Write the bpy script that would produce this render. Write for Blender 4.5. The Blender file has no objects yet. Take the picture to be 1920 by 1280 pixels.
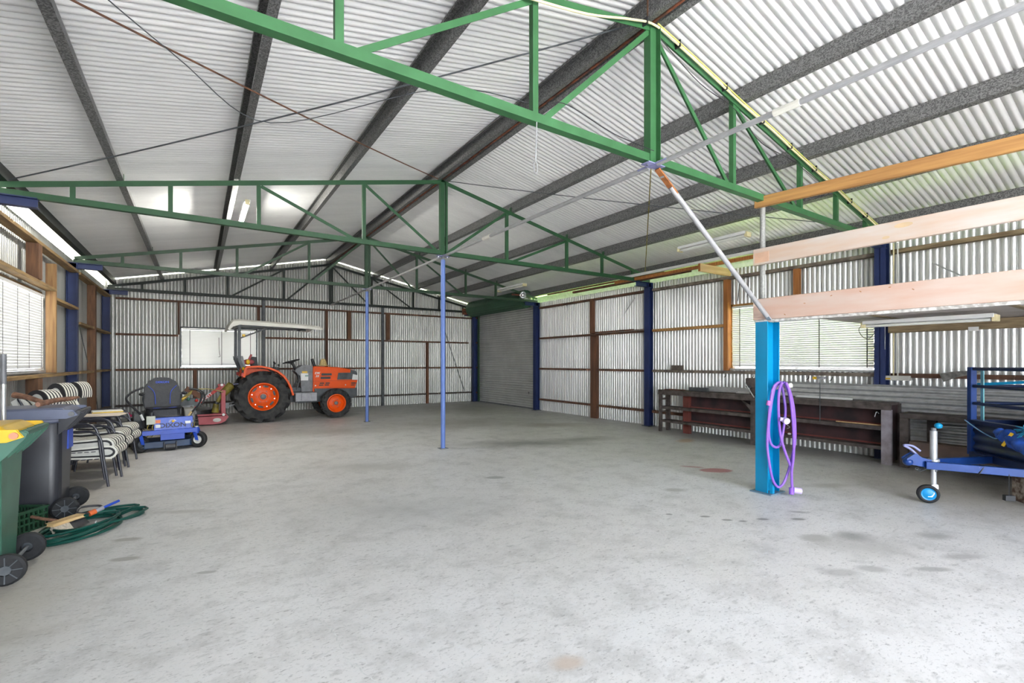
import bpy, math, random
from mathutils import Vector as V, Matrix as M, noise as mnoise
random.seed(7)
R = math.radians
S = bpy.context.scene
COL = S.collection
# ------------------------------------------------------------------ camera
cam = bpy.data.cameras.new('camera'); co = bpy.data.objects.new('camera', cam); COL.objects.link(co)
co.location = (0, 0, 1.45); co.rotation_euler = (R(90), 0, R(-33.5))
cam.sensor_fit = 'HORIZONTAL'; cam.sensor_width = 36; cam.lens = 890/1920*36
cam.shift_y = 39/1920; cam.clip_end = 300
S.camera = co
# ------------------------------------------------------------------ world, sun, exposure
w = bpy.data.worlds.new('sky'); S.world = w; w.use_nodes = True
nt = w.node_tree; nt.nodes.clear()
o_ = nt.nodes.new('ShaderNodeOutputWorld'); bg = nt.nodes.new('ShaderNodeBackground')
sk = nt.nodes.new('ShaderNodeTexSky'); sk.sky_type = 'NISHITA'; sk.sun_disc = False
sk.sun_elevation = R(56); sk.sun_rotation = R(50); sk.dust_density = 3; sk.air_density = 1.2
mixw = nt.nodes.new('ShaderNodeMix'); mixw.data_type = 'RGBA'; mixw.inputs[0].default_value = .55
mulw = nt.nodes.new('ShaderNodeVectorMath'); mulw.operation = 'SCALE'; mulw.inputs['Scale'].default_value = 1.0
nt.links.new(sk.outputs[0], mixw.inputs[6]); mixw.inputs[7].default_value = (5.2, 5.3, 5.5, 1)
nt.links.new(mixw.outputs[2], bg.inputs[0]); bg.inputs[1].default_value = .30
nt.links.new(bg.outputs[0], o_.inputs[0])
sun = bpy.data.lights.new('sun', 'SUN'); sun.energy = 7.5; sun.angle = R(1.5); sun.color = (1, .97, .92)
so = bpy.data.objects.new('sun', sun); COL.objects.link(so)
sd = V((.75, .5, 2.1)).normalized(); so.rotation_euler = sd.to_track_quat('Z', 'Y').to_euler()
po = bpy.data.lights.new('doorway_daylight', 'AREA'); po.shape = 'RECTANGLE'; po.size = 10.6; po.size_y = 4.4
po.cycles.is_portal = True
pobj = bpy.data.objects.new('doorway_daylight', po); COL.objects.link(pobj)
pobj.location = (3.4, -4.62, 2.2); pobj.rotation_euler = (R(90), 0, 0)   # faces +Y, into the shed
S.view_settings.view_transform = 'Standard'; S.view_settings.look = 'None'
S.view_settings.gamma = 1; S.view_settings.use_curve_mapping = False
S.view_settings.exposure = 3.36
S.cycles.use_denoising = True; S.cycles.max_bounces = 8; S.cycles.diffuse_bounces = 6
S.cycles.sample_clamp_indirect = 8; S.cycles.caustics_reflective = False; S.cycles.caustics_refractive = False

# ------------------------------------------------------------------ materials
MATS = {}
def mat(name, col, rough=.6, metal=0., var=.12, vscale=6., bump=0., bscale=40., col2=None, kind='noise', stretch=(1, 1, 1), spec=.5, sharp=0.):
    if name in MATS: return MATS[name]
    m = bpy.data.materials.new(name); m.use_nodes = True; n = m.node_tree; b = n.nodes['Principled BSDF']
    b.inputs['Roughness'].default_value = rough; b.inputs['Metallic'].default_value = metal
    b.inputs['Specular IOR Level'].default_value = spec
    c2 = col2 or tuple(max(0, c*(1-var*2.2)) for c in col)
    tc = n.nodes.new('ShaderNodeTexCoord'); mp = n.nodes.new('ShaderNodeMapping'); mp.inputs['Scale'].default_value = stretch
    n.links.new(tc.outputs['Object'], mp.inputs[0])
    if kind == 'voronoi':
        t = n.nodes.new('ShaderNodeTexVoronoi'); t.inputs['Scale'].default_value = vscale; out = t.outputs['Color']
    else:
        t = n.nodes.new('ShaderNodeTexNoise'); t.inputs['Scale'].default_value = vscale; t.inputs['Detail'].default_value = 4; out = t.outputs['Fac']
    n.links.new(mp.outputs[0], t.inputs['Vector'])
    cr = n.nodes.new('ShaderNodeValToRGB'); lo = .3+sharp*.17; cr.color_ramp.elements[0].position = lo; cr.color_ramp.elements[1].position = 1-lo
    cr.color_ramp.elements[0].color = (*c2, 1); cr.color_ramp.elements[1].color = (*col, 1)
    n.links.new(out, cr.inputs[0]); n.links.new(cr.outputs[0], b.inputs['Base Color'])
    if bump:
        t2 = n.nodes.new('ShaderNodeTexNoise'); t2.inputs['Scale'].default_value = bscale; n.links.new(mp.outputs[0], t2.inputs['Vector'])
        bm = n.nodes.new('ShaderNodeBump'); bm.inputs['Strength'].default_value = bump; bm.inputs['Distance'].default_value = .01
        n.links.new(t2.outputs[0], bm.inputs['Height']); n.links.new(bm.outputs[0], b.inputs['Normal'])
    MATS[name] = m; return m
def emit(name, col, s):
    m = bpy.data.materials.new(name); m.use_nodes = True; b = m.node_tree.nodes['Principled BSDF']
    b.inputs['Base Color'].default_value = (*col, 1); b.inputs['Emission Color'].default_value = (*col, 1); b.inputs['Emission Strength'].default_value = s
    MATS[name] = m; return m
roofm = mat('zinc_roof', (.92, .92, .915), .45, .25, .05, 1.2, col2=(.84, .84, .84), stretch=(.4, 3, 1))
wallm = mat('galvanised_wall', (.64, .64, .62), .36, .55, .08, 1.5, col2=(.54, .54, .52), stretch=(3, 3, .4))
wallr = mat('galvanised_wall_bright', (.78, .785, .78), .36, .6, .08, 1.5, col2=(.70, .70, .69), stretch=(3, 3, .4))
galv = mat('spangled_galvanised', (.24, .24, .238), .5, .3, .1, 110, kind='voronoi', col2=(.09, .09, .09))
galvl = mat('bright_galvanised', (.62, .63, .64), .38, .55, .1, 14)
pipem = mat('grey_pipe', (.46, .46, .47), .5, .3, .1, 8)
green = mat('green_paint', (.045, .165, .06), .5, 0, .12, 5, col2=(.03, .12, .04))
greenm = mat('mid_green_tone', (.028, .07, .035), .5, 0, .12, 5)  # darker truss greens: part paint tone, part shade put into the colour
greend = mat('dark_green_tone', (.015, .024, .018), .55, 0, .12, 5)
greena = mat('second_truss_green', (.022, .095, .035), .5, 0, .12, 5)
navy = mat('navy_column_paint', (.018, .036, .14), .5, 0, .15, 3)
blue = mat('light_blue_post_paint', (.14, .23, .58), .45, 0, .1, 3)
cyan = mat('cyan_column_paint', (.0, .29, .56), .38, 0, .08, 3)
purp = mat('lilac_steel', (.30, .31, .55), .5, 0, .1, 8)
rust = mat('rusted_steel', (.24, .075, .035), .8, .1, .3, 12, col2=(.08, .04, .028), sharp=.5)
rustw = mat('red_brown_timber', (.20, .085, .045), .75, 0, .3, 9, col2=(.09, .045, .03), stretch=(1, 1, .12))
rgirt = mat('stained_girt', (.21, .10, .06), .8, 0, .3, 6, col2=(.075, .045, .034))
ggirt = mat('dusty_grey_girt', (.30, .25, .20), .85, 0, .3, 9, col2=(.11, .085, .07))
woody = mat('yellow_pine', (.60, .33, .11), .65, 0, .2, 5, col2=(.38, .18, .06), stretch=(6, .35, 6))
woodz = mat('orange_pine_upright', (.50, .20, .05), .6, 0, .2, 6, col2=(.3, .10, .025), stretch=(6, 6, .3))
woodp = mat('pale_pine', (.80, .58, .30), .6, 0, .2, 4, col2=(.62, .40, .18), stretch=(.4, 6, 6))
woodb = mat('brown_plank', (.22, .105, .05), .75, 0, .3, 6, col2=(.10, .05, .03), stretch=(5, 5, .5))
woodlz = mat('aged_left_upright', (.40, .24, .10), .75, 0, .3, 5, col2=(.22, .11, .05), stretch=(6, 6, .4))
woodl = mat('aged_left_girt', (.42, .27, .11), .75, 0, .3, 5, col2=(.19, .12, .06), stretch=(6, .5, 6))
pink = mat('pink_primed_timber', (.64, .51, .44), .6, 0, .1, 2.2, col2=(.62, .41, .32), stretch=(3, .9, 5), sharp=.3)
pinkw = mat('pale_primed_timber', (.63, .56, .51), .6, 0, .1, 2.2, col2=(.62, .45, .34), stretch=(3, .8, 5), sharp=.25)
benchm = mat('grimy_bench_steel', (.13, .105, .095), .75, .1, .3, 10, col2=(.05, .038, .035))
bred = mat('maroon_bench_panel', (.06, .024, .026), .7, 0, .3, 3, col2=(.022, .014, .016), sharp=.6)
primer = mat('red_primer', (.20, .045, .035), .7, 0, .3, 6, col2=(.14, .04, .03))
black = mat('black_rubber', (.016, .016, .018), .7, 0, .2, 20, bump=.2)
blackp = mat('black_plastic', (.03, .03, .034), .45, 0, .2, 12)
blackf = mat('black_seat_vinyl', (.035, .036, .042), .6, 0, .2, 30)
dgrey = mat('dark_grey_paint', (.10, .11, .12), .5, .1, .2, 8)
mgrey = mat('mid_grey_paint', (.22, .225, .24), .5, .1, .2, 8)
lgrey = mat('step_grey_paint', (.36, .36, .39), .5, .1, .15, 8)
orange = mat('orange_paint', (.88, .10, .006), .4, 0, .05, 5, spec=.25)
cream = mat('cream_canopy', (.82, .80, .72), .4, 0, .05, 3)
dblue = mat('mower_blue_paint', (.018, .075, .50), .35, 0, .08, 4)
tblue = mat('trailer_blue_paint', (.006, .022, .095), .35, .1, .2, 5)
tblue2 = mat('drawbar_blue_paint', (.010, .055, .26), .35, .1, .15, 5)
white = mat('white_plastic', (.80, .80, .79), .4, 0, .04, 5)
offw = mat('dusty_white', (.70, .69, .64), .5, 0, .08, 9)
redp = mat('faded_red_paint', (.52, .13, .15), .6, 0, .2, 6, col2=(.40, .08, .09))
redb = mat('bright_red_paint', (.55, .03, .02), .5, 0, .1, 6)
yellow = mat('yellow_plastic', (.85, .52, .02), .4, 0, .08, 5)
olive = mat('grubby_yellow_guard', (.36, .29, .04), .6, 0, .3, 9, col2=(.13, .10, .02))
straw = mat('straw', (.75, .56, .25), .8, 0, .15, 60)
gbin = mat('green_bin_plastic', (.055, .17, .115), .38, 0, .15, 4, col2=(.035, .11, .075))
gbinl = mat('faded_green_bin_plastic', (.24, .36, .32), .4, 0, .1, 5)
lug_rubber = mat('mottled_lug_rubber', (.05, .048, .046), .8, 0, .3, 9, col2=(.018, .018, .02), sharp=.4)  # paler mottling stands in for highlights on the lug edges
dbin = mat('charcoal_bin_plastic', (.030, .031, .040), .36, 0, .15, 4)
dlid = mat('slate_bin_lid', (.17, .19, .28), .42, 0, .12, 5)
gcrate = mat('green_crate_plastic', (.03, .10, .05), .45, 0, .1, 8)
ghose = mat('green_garden_hose', (.006, .075, .055), .3, 0, .15, 4)
vhose = mat('violet_hose', (.30, .13, .62), .38, 0, .08, 5)
vlight = mat('pale_violet_plastic', (.62, .50, .80), .45, 0, .06, 5)
tarp = mat('blue_tarp', (.03, .13, .62), .45, 0, .25, 14, bump=.6, bscale=22)
ropem = mat('pale_blue_rope', (.25, .5, .75), .7, 0, .1, 30)
card = mat('brown_cardboard', (.50, .36, .22), .8, 0, .1, 6)
bark = mat('reddish_stick', (.30, .15, .09), .8, 0, .3, 20)
cablem = mat('cream_conduit', (.85, .76, .45), .5, 0, .06, 8)
chrome = mat('chrome', (.75, .76, .78), .25, .9, .05, 8)
deckm = mat('painted_deck_underside', (.62, .58, .55), .7, 0, .2, 2, col2=(.42, .36, .32))
peel = mat('peeling_white_edge', (.72, .70, .67), .8, 0, .3, 25, col2=(.40, .37, .34), sharp=.6, bump=.6)
timber_d = mat('old_brown_beam', (.34, .26, .15), .8, 0, .3, 6, col2=(.16, .11, .06), stretch=(5, .6, 5))
grass = mat('lawn', (.22, .36, .06), .9, 0, .2, 3)
apron = mat('pale_bounce_apron', (.74, .73, .71), .9, 0, .1, 2)  # unseen ground, made pale to throw light onto the ceiling
doorm = mat('roller_door_steel', (.72, .72, .71), .38, .6, .08, 2)
drumm = mat('green_roller_curtain', (.05, .13, .075), .5, .1, .1, 2)
lampon = emit('lit_tube', (1, .98, .9), 60)
tubew = mat('unlit_tube', (.82, .82, .78), .35, 0, .03, 5)
# striped cushion: stripes run along local x (bands across local y)
def striped(freq=11.5):
    m = bpy.data.materials.new('striped_fabric'); m.use_nodes = True; n = m.node_tree; b = n.nodes['Principled BSDF']
    b.inputs['Roughness'].default_value = .8
    tc = n.nodes.new('ShaderNodeTexCoord'); sp = n.nodes.new('ShaderNodeSeparateXYZ'); n.links.new(tc.outputs['Object'], sp.inputs[0])
    a = n.nodes.new('ShaderNodeMath'); a.operation = 'MULTIPLY'; a.inputs[1].default_value = freq; n.links.new(sp.outputs['Y'], a.inputs[0])
    f = n.nodes.new('ShaderNodeMath'); f.operation = 'FRACT'; n.links.new(a.outputs[0], f.inputs[0])
    g = n.nodes.new('ShaderNodeMath'); g.operation = 'GREATER_THAN'; g.inputs[1].default_value = .56; n.links.new(f.outputs[0], g.inputs[0])
    mx = n.nodes.new('ShaderNodeMix'); mx.data_type = 'RGBA'; n.links.new(g.outputs[0], mx.inputs[0])
    mx.inputs[6].default_value = (.80, .78, .70, 1); mx.inputs[7].default_value = (.03, .028, .03, 1)
    n.links.new(mx.outputs[2], b.inputs['Base Color']); return m
stripem = striped(); stripe2 = striped(24)
def slatmat():
    m = bpy.data.materials.new('blind_slat'); m.use_nodes = True; n = m.node_tree; n.nodes.clear()
    o = n.nodes.new('ShaderNodeOutputMaterial'); d = n.nodes.new('ShaderNodeBsdfDiffuse'); t = n.nodes.new('ShaderNodeBsdfTranslucent'); x = n.nodes.new('ShaderNodeMixShader')
    d.inputs[0].default_value = (.86, .86, .86, 1); t.inputs[0].default_value = (.80, .81, .83, 1); x.inputs[0].default_value = .015
    n.links.new(d.outputs[0], x.inputs[1]); n.links.new(t.outputs[0], x.inputs[2]); n.links.new(x.outputs[0], o.inputs[0]); return m
slatm = slatmat()
def glassmat():
    m = bpy.data.materials.new('window_glass'); m.use_nodes = True; n = m.node_tree; n.nodes.clear()
    o = n.nodes.new('ShaderNodeOutputMaterial'); d = n.nodes.new('ShaderNodeBsdfTransparent'); t = n.nodes.new('ShaderNodeBsdfGlossy'); x = n.nodes.new('ShaderNodeMixShader')
    t.inputs['Roughness'].default_value = .05; x.inputs[0].default_value = .08
    n.links.new(d.outputs[0], x.inputs[1]); n.links.new(t.outputs[0], x.inputs[2]); n.links.new(x.outputs[0], o.inputs[0]); return m
glassm = glassmat()

# ------------------------------------------------------------------ mesh builder
class B:
    def __init__(s): s.v = []; s.f = []
    def add(s, vs, fs):
        k = len(s.v); s.v += [tuple(v) for v in vs]; s.f += [tuple(i+k for i in f) for f in fs]; return s
    def box(s, c, d, rot=None):
        c = V(c); h = V(d)/2
        vs = [V((x*h.x, y*h.y, z*h.z)) for x in (-1, 1) for y in (-1, 1) for z in (-1, 1)]
        if rot is not None: vs = [rot @ v for v in vs]
        return s.add([v+c for v in vs], [(0, 1, 3, 2), (4, 6, 7, 5), (0, 4, 5, 1), (2, 3, 7, 6), (0, 2, 6, 4), (1, 5, 7, 3)])
    def b2(s, x0, x1, y0, y1, z0, z1): return s.box(((x0+x1)/2, (y0+y1)/2, (z0+z1)/2), (abs(x1-x0), abs(y1-y0), abs(z1-z0)))
    def beam(s, p, q, w, h, up=(0, 0, 1)):
        p = V(p); q = V(q); d = (q-p); L = d.length; d.normalize(); up = V(up)
        if abs(d.dot(up)) > .99: up = V((0, 1, 0))
        a = d.cross(up).normalized(); u = a.cross(d).normalized()
        return s.box((p+q)/2, (L, w, h), M((d, a, u)).transposed())
    def angle(s, p, q, w, t, n1, n2):
        # L section: legs along n1 and n2 (both about perpendicular to pq), heel on the line pq
        p = V(p); q = V(q); d = (q-p).normalized(); n1 = V(n1); n1 = (n1-d*n1.dot(d)).normalized(); n2 = V(n2); n2 = (n2-d*n2.dot(d)).normalized()
        pr = [V((0, 0)), V((w, 0)), V((w, t)), V((t, t)), V((t, w)), V((0, w))]
        a = [p+n1*c.x+n2*c.y for c in pr]; b = [q+n1*c.x+n2*c.y for c in pr]
        return s.add(a+b, [(0, 1, 2, 3), (0, 3, 4, 5), (6, 9, 8, 7), (6, 11, 10, 9)]+[(i, (i+1) % 6+0, (i+1) % 6+6, i+6) for i in range(6)])
    def prism(s, poly, vec):
        n = len(poly); a = [V(p) for p in poly]; b = [p+V(vec) for p in a]
        return s.add(a+b, [tuple(range(n)), tuple(range(2*n-1, n-1, -1))]+[(i, (i+1) % n, (i+1) % n+n, i+n) for i in range(n)])
    def cyl(s, p, q, r, n=12, r2=None, caps=True):
        p = V(p); q = V(q); d = (q-p).normalized(); r2 = r if r2 is None else r2
        a = d.orthogonal().normalized(); b = d.cross(a)
        vs = []
        for c, rr in ((p, r), (q, r2)):
            vs += [c+(a*math.cos(t)+b*math.sin(t))*rr for t in [2*math.pi*i/n for i in range(n)]]
        fs = [(i, (i+1) % n, (i+1) % n+n, i+n) for i in range(n)]
        if caps: fs += [tuple(range(n-1, -1, -1)), tuple(range(n, 2*n))]
        return s.add(vs, fs)
    def tube(s, pts, r, n=8, closed=False):
        P = [V(p) for p in pts]; k = len(P); rs = r if isinstance(r, (list, tuple)) else [r]*k
        a = None; rings = []
        for i in range(k):
            if closed: d = P[(i+1) % k]-P[i-1]
            else: d = P[min(i+1, k-1)]-P[max(i-1, 0)]
            d.normalize()
            a = d.orthogonal().normalized() if a is None else (a-d*a.dot(d)).normalized()
            b = d.cross(a)
            rings.append([P[i]+(a*math.cos(t)+b*math.sin(t))*rs[i] for t in [2*math.pi*j/n for j in range(n)]])
        fs = []
        for i in range(k if closed else k-1):
            j2 = (i+1) % k
            for j in range(n): fs.append((i*n+j, i*n+(j+1) % n, j2*n+(j+1) % n, j2*n+j))
        if not closed: fs += [tuple(range(n-1, -1, -1)), tuple(range((k-1)*n, k*n))]
        return s.add([v for r_ in rings for v in r_], fs)
    def lathe(s, prof, o=(0, 0, 0), ax='z', n=24, closed=False):
        # prof: (radius, along-axis)
        o = V(o); vs = []; m = len(prof)
        for i in range(n):
            t = 2*math.pi*i/n; c, q = math.cos(t), math.sin(t)
            for r, z in prof:
                p = (r*c, r*q, z) if ax == 'z' else ((r*c, z, r*q) if ax == 'y' else (z, r*c, r*q))
                vs.append(o+V(p))
        fs = [(i*m+j, ((i+1) % n)*m+j, ((i+1) % n)*m+(j+1) % m, i*m+(j+1) % m) for i in range(n) for j in range(m if closed else m-1)]
        return s.add(vs, fs)
    def ell(s, c, r, n=12, m=8):
        c = V(c); prof = []
        vs = [c+V((0, 0, r[2]))]
        for j in range(1, m):
            ph = math.pi*j/m
            for i in range(n):
                t = 2*math.pi*i/n; vs.append(c+V((r[0]*math.sin(ph)*math.cos(t), r[1]*math.sin(ph)*math.sin(t), r[2]*math.cos(ph))))
        vs.append(c-V((0, 0, r[2]))); L = len(vs)-1
        fs = [(0, 1+i, 1+(i+1) % n) for i in range(n)]+[(L, 1+(m-2)*n+(i+1) % n, 1+(m-2)*n+i) for i in range(n)]
        fs += [(1+j*n+i, 1+(j+1)*n+i, 1+(j+1)*n+(i+1) % n, 1+j*n+(i+1) % n) for j in range(m-2) for i in range(n)]
        return s.add(vs, fs)
    def xf(s, mtx):
        s.v = [tuple(mtx @ V(v)) for v in s.v]; return s
def cat(pts, k=6, closed=False):
    P = [V(p) for p in pts]; n = len(P); out = []
    for i in range(n if closed else n-1):
        g = (lambda j: P[j % n]) if closed else (lambda j: P[min(max(j, 0), n-1)])
        a, b, c, d = g(i-1), g(i), g(i+1), g(i+2)
        for j in range(k):
            t = j/k; out.append(.5*((2*b)+(c-a)*t+(2*a-5*b+4*c-d)*t*t+(3*b-a-3*c+d)*t**3))
    if not closed: out.append(P[-1])
    return out
def obj(name, b, m, parent=None, label=None, bevel=0., ang=35, kind=None):
    me = bpy.data.meshes.new(name); me.from_pydata(b.v, [], b.f); me.update()
    me.materials.append(m)
    me.polygons.foreach_set('use_smooth', [True]*len(me.polygons)); me.set_sharp_from_angle(angle=R(ang))
    o = bpy.data.objects.new(name, me); COL.objects.link(o)
    if parent: o.parent = parent
    if label: o['label'] = label
    if kind: o['kind'] = kind
    if bevel:
        md = o.modifiers.new('bevel', 'BEVEL'); md.width = bevel; md.segments = 1; md.limit_method = 'ANGLE'
    return o
def tag(o, label, category, group=None):
    o['label'] = label; o['category'] = category
    if group: o['group'] = group
    return o
def thing(name, label, category, loc=(0, 0, 0), rz=0, group=None):
    o = bpy.data.objects.new(name, None); COL.objects.link(o); o.location = loc; o.rotation_euler = (0, 0, rz); o.empty_display_size = .1
    return tag(o, label, category, group)
def struct(name, b, m, parent=None, bevel=0):
    o = obj(name, b, m, parent, bevel=bevel)
    if not parent: o['kind'] = 'structure'
    return o
def sroot(name):
    o = bpy.data.objects.new(name, None); COL.objects.link(o); o['kind'] = 'structure'; return o
KIDS = {}
def dup(root, loc, rz=0, label=None):
    r = root.copy(); COL.objects.link(r); r.location = loc; r.rotation_euler = (0, 0, rz)
    if label: r['label'] = label
    for ch in root.children:
        c = ch.copy(); COL.objects.link(c); c.parent = r
        for g in ch.children:
            d = g.copy(); COL.objects.link(d); d.parent = c
    return r
def text(name, s, size, m, parent, loc, rot, ext=.002, shear=0., bold=0., sx=1):
    cu = bpy.data.curves.new(name, 'FONT'); cu.body = s; cu.size = size; cu.extrude = ext; cu.align_x = 'CENTER'; cu.align_y = 'CENTER'; cu.shear = shear; cu.offset = bold
    t = bpy.data.objects.new(name, cu); COL.objects.link(t)
    bpy.context.view_layer.update()
    me = bpy.data.meshes.new_from_object(t.evaluated_get(bpy.context.evaluated_depsgraph_get()))
    bpy.data.objects.remove(t); me.materials.clear(); me.materials.append(m)
    o = bpy.data.objects.new(name, me); COL.objects.link(o); o.parent = parent; o.location = loc; o.rotation_euler = rot; o.scale = (sx, 1, 1)
    return o

# ------------------------------------------------------------------ shed dimensions
XL, XR, YB, YF = -2.0, 8.72, 15.72, -4.6
RX = 3.44
TY = (2.88, 7.3, 11.6, 15.42)
def ct(x): return 4.52-.215*abs(x-RX)          # top of the top chords
SLOPE = math.atan(.215)
def roof(x): return ct(x)+.20
PITCH, AMP = .0762, .0125
HOLES = {'right': [(2.93, 5.36, 1.30, 2.57), (11.72, 15.32, -1, 9)], 'left': [(7.5, 9.85, 1.30, 2.50)], 'back': [(-.40, 1.45, 1.30, 2.42)]}

# floor ------------------------------------------------------------
def floormat():
    m = bpy.data.materials.new('worn_concrete'); m.use_nodes = True; n = m.node_tree; b = n.nodes['Principled BSDF']; L = n.links
    N = n.nodes.new
    tc = N('ShaderNodeTexCoord')
    def noise(sc, det=5, st=None, rough=.6):
        t = N('ShaderNodeTexNoise'); t.inputs['Scale'].default_value = sc; t.inputs['Detail'].default_value = det; t.inputs['Roughness'].default_value = rough
        if st:
            mp = N('ShaderNodeMapping'); mp.inputs['Scale'].default_value = st; mp.inputs['Rotation'].default_value = (0, 0, .5); L.new(tc.outputs['Object'], mp.inputs[0]); L.new(mp.outputs[0], t.inputs['Vector'])
        else: L.new(tc.outputs['Object'], t.inputs['Vector'])
        return t
    def ramp(src, p0, p1, c0, c1):
        r = N('ShaderNodeValToRGB'); e = r.color_ramp.elements; e[0].position = p0; e[1].position = p1; e[0].color = (*c0, 1); e[1].color = (*c1, 1); L.new(src, r.inputs[0]); return r
    base = ramp(noise(.45, 6).outputs[0], .3, .7, (.60, .578, .548), (.70, .692, .684))
    cur = base.outputs[0]
    def over(fac, col, op='MIX'):
        nonlocal cur
        x = N('ShaderNodeMix'); x.data_type = 'RGBA'; x.blend_type = op; L.new(fac, x.inputs[0]); L.new(cur, x.inputs[6]); x.inputs[7].default_value = (*col, 1); cur = x.outputs[2]
    W = (1, 1, 1); K = (0, 0, 0)
    over(ramp(noise(3.2, 9, rough=.7).outputs[0], .47, .66, K, (.55, .55, .55)).outputs[0], (.38, .37, .355))
    over(ramp(noise(9, 6, (1, 2.2, 1)).outputs[0], .57, .70, K, (.55, .55, .55)).outputs[0], (.30, .295, .285))
    over(ramp(noise(22, 4, (1, 2, 1)).outputs[0], .60, .68, K, (.7, .7, .7)).outputs[0], (.26, .25, .24))
    over(ramp(noise(45, 5, (1, 1.6, 1)).outputs[0], .56, .66, K, (.55, .55, .55)).outputs[0], (.33, .325, .315))
    over(ramp(noise(16, 8, (1, 2, 1)).outputs[0], .56, .66, K, (.6, .6, .6)).outputs[0], (.66, .66, .655))
    over(ramp(noise(90, 2).outputs[0], .62, .78, K, (.35, .35, .35)).outputs[0], (.80, .80, .79))
    # stains and broader patches with a place and shape of their own
    wn = noise(2.6, 5); sub = N('ShaderNodeVectorMath'); sub.operation = 'SUBTRACT'; L.new(wn.outputs['Color'], sub.inputs[0]); sub.inputs[1].default_value = (.5, .5, .5)
    def floor_mark(x, y, rx, ry, rot, col, a, soft=.5, warp=.9):
        sc = N('ShaderNodeVectorMath'); sc.operation = 'SCALE'; sc.inputs['Scale'].default_value = warp*min(rx, ry); L.new(sub.outputs[0], sc.inputs[0])
        ad = N('ShaderNodeVectorMath'); ad.operation = 'ADD'; L.new(tc.outputs['Object'], ad.inputs[0]); L.new(sc.outputs[0], ad.inputs[1])
        mp = N('ShaderNodeMapping'); mp.vector_type = 'TEXTURE'; mp.inputs['Location'].default_value = (x, y, 0); mp.inputs['Rotation'].default_value = (0, 0, rot); mp.inputs['Scale'].default_value = (rx, ry, 1)
        L.new(ad.outputs[0], mp.inputs[0])
        ln = N('ShaderNodeVectorMath'); ln.operation = 'LENGTH'; L.new(mp.outputs[0], ln.inputs[0])
        mr = N('ShaderNodeMapRange'); mr.inputs['From Min'].default_value = 1; mr.inputs['From Max'].default_value = 1-soft; mr.inputs['To Max'].default_value = a; L.new(ln.outputs['Value'], mr.inputs['Value'])
        over(mr.outputs[0], col)
    for s_ in FLOOR_MARKS: floor_mark(*s_)
    # broad darker patches lie along the walls and the far end
    L.new(cur, b.inputs['Base Color'])
    rr = ramp(noise(1.2, 4).outputs[0], .35, .7, (.42,)*3, (.62,)*3); L.new(rr.outputs[0], b.inputs['Roughness'])
    bp = N('ShaderNodeBump'); bp.inputs['Strength'].default_value = .12; bp.inputs['Distance'].default_value = .004; L.new(noise(60, 5).outputs[0], bp.inputs['Height']); L.new(bp.outputs[0], b.inputs['Normal'])
    return m
OIL = (.22, .215, .205)
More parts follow.
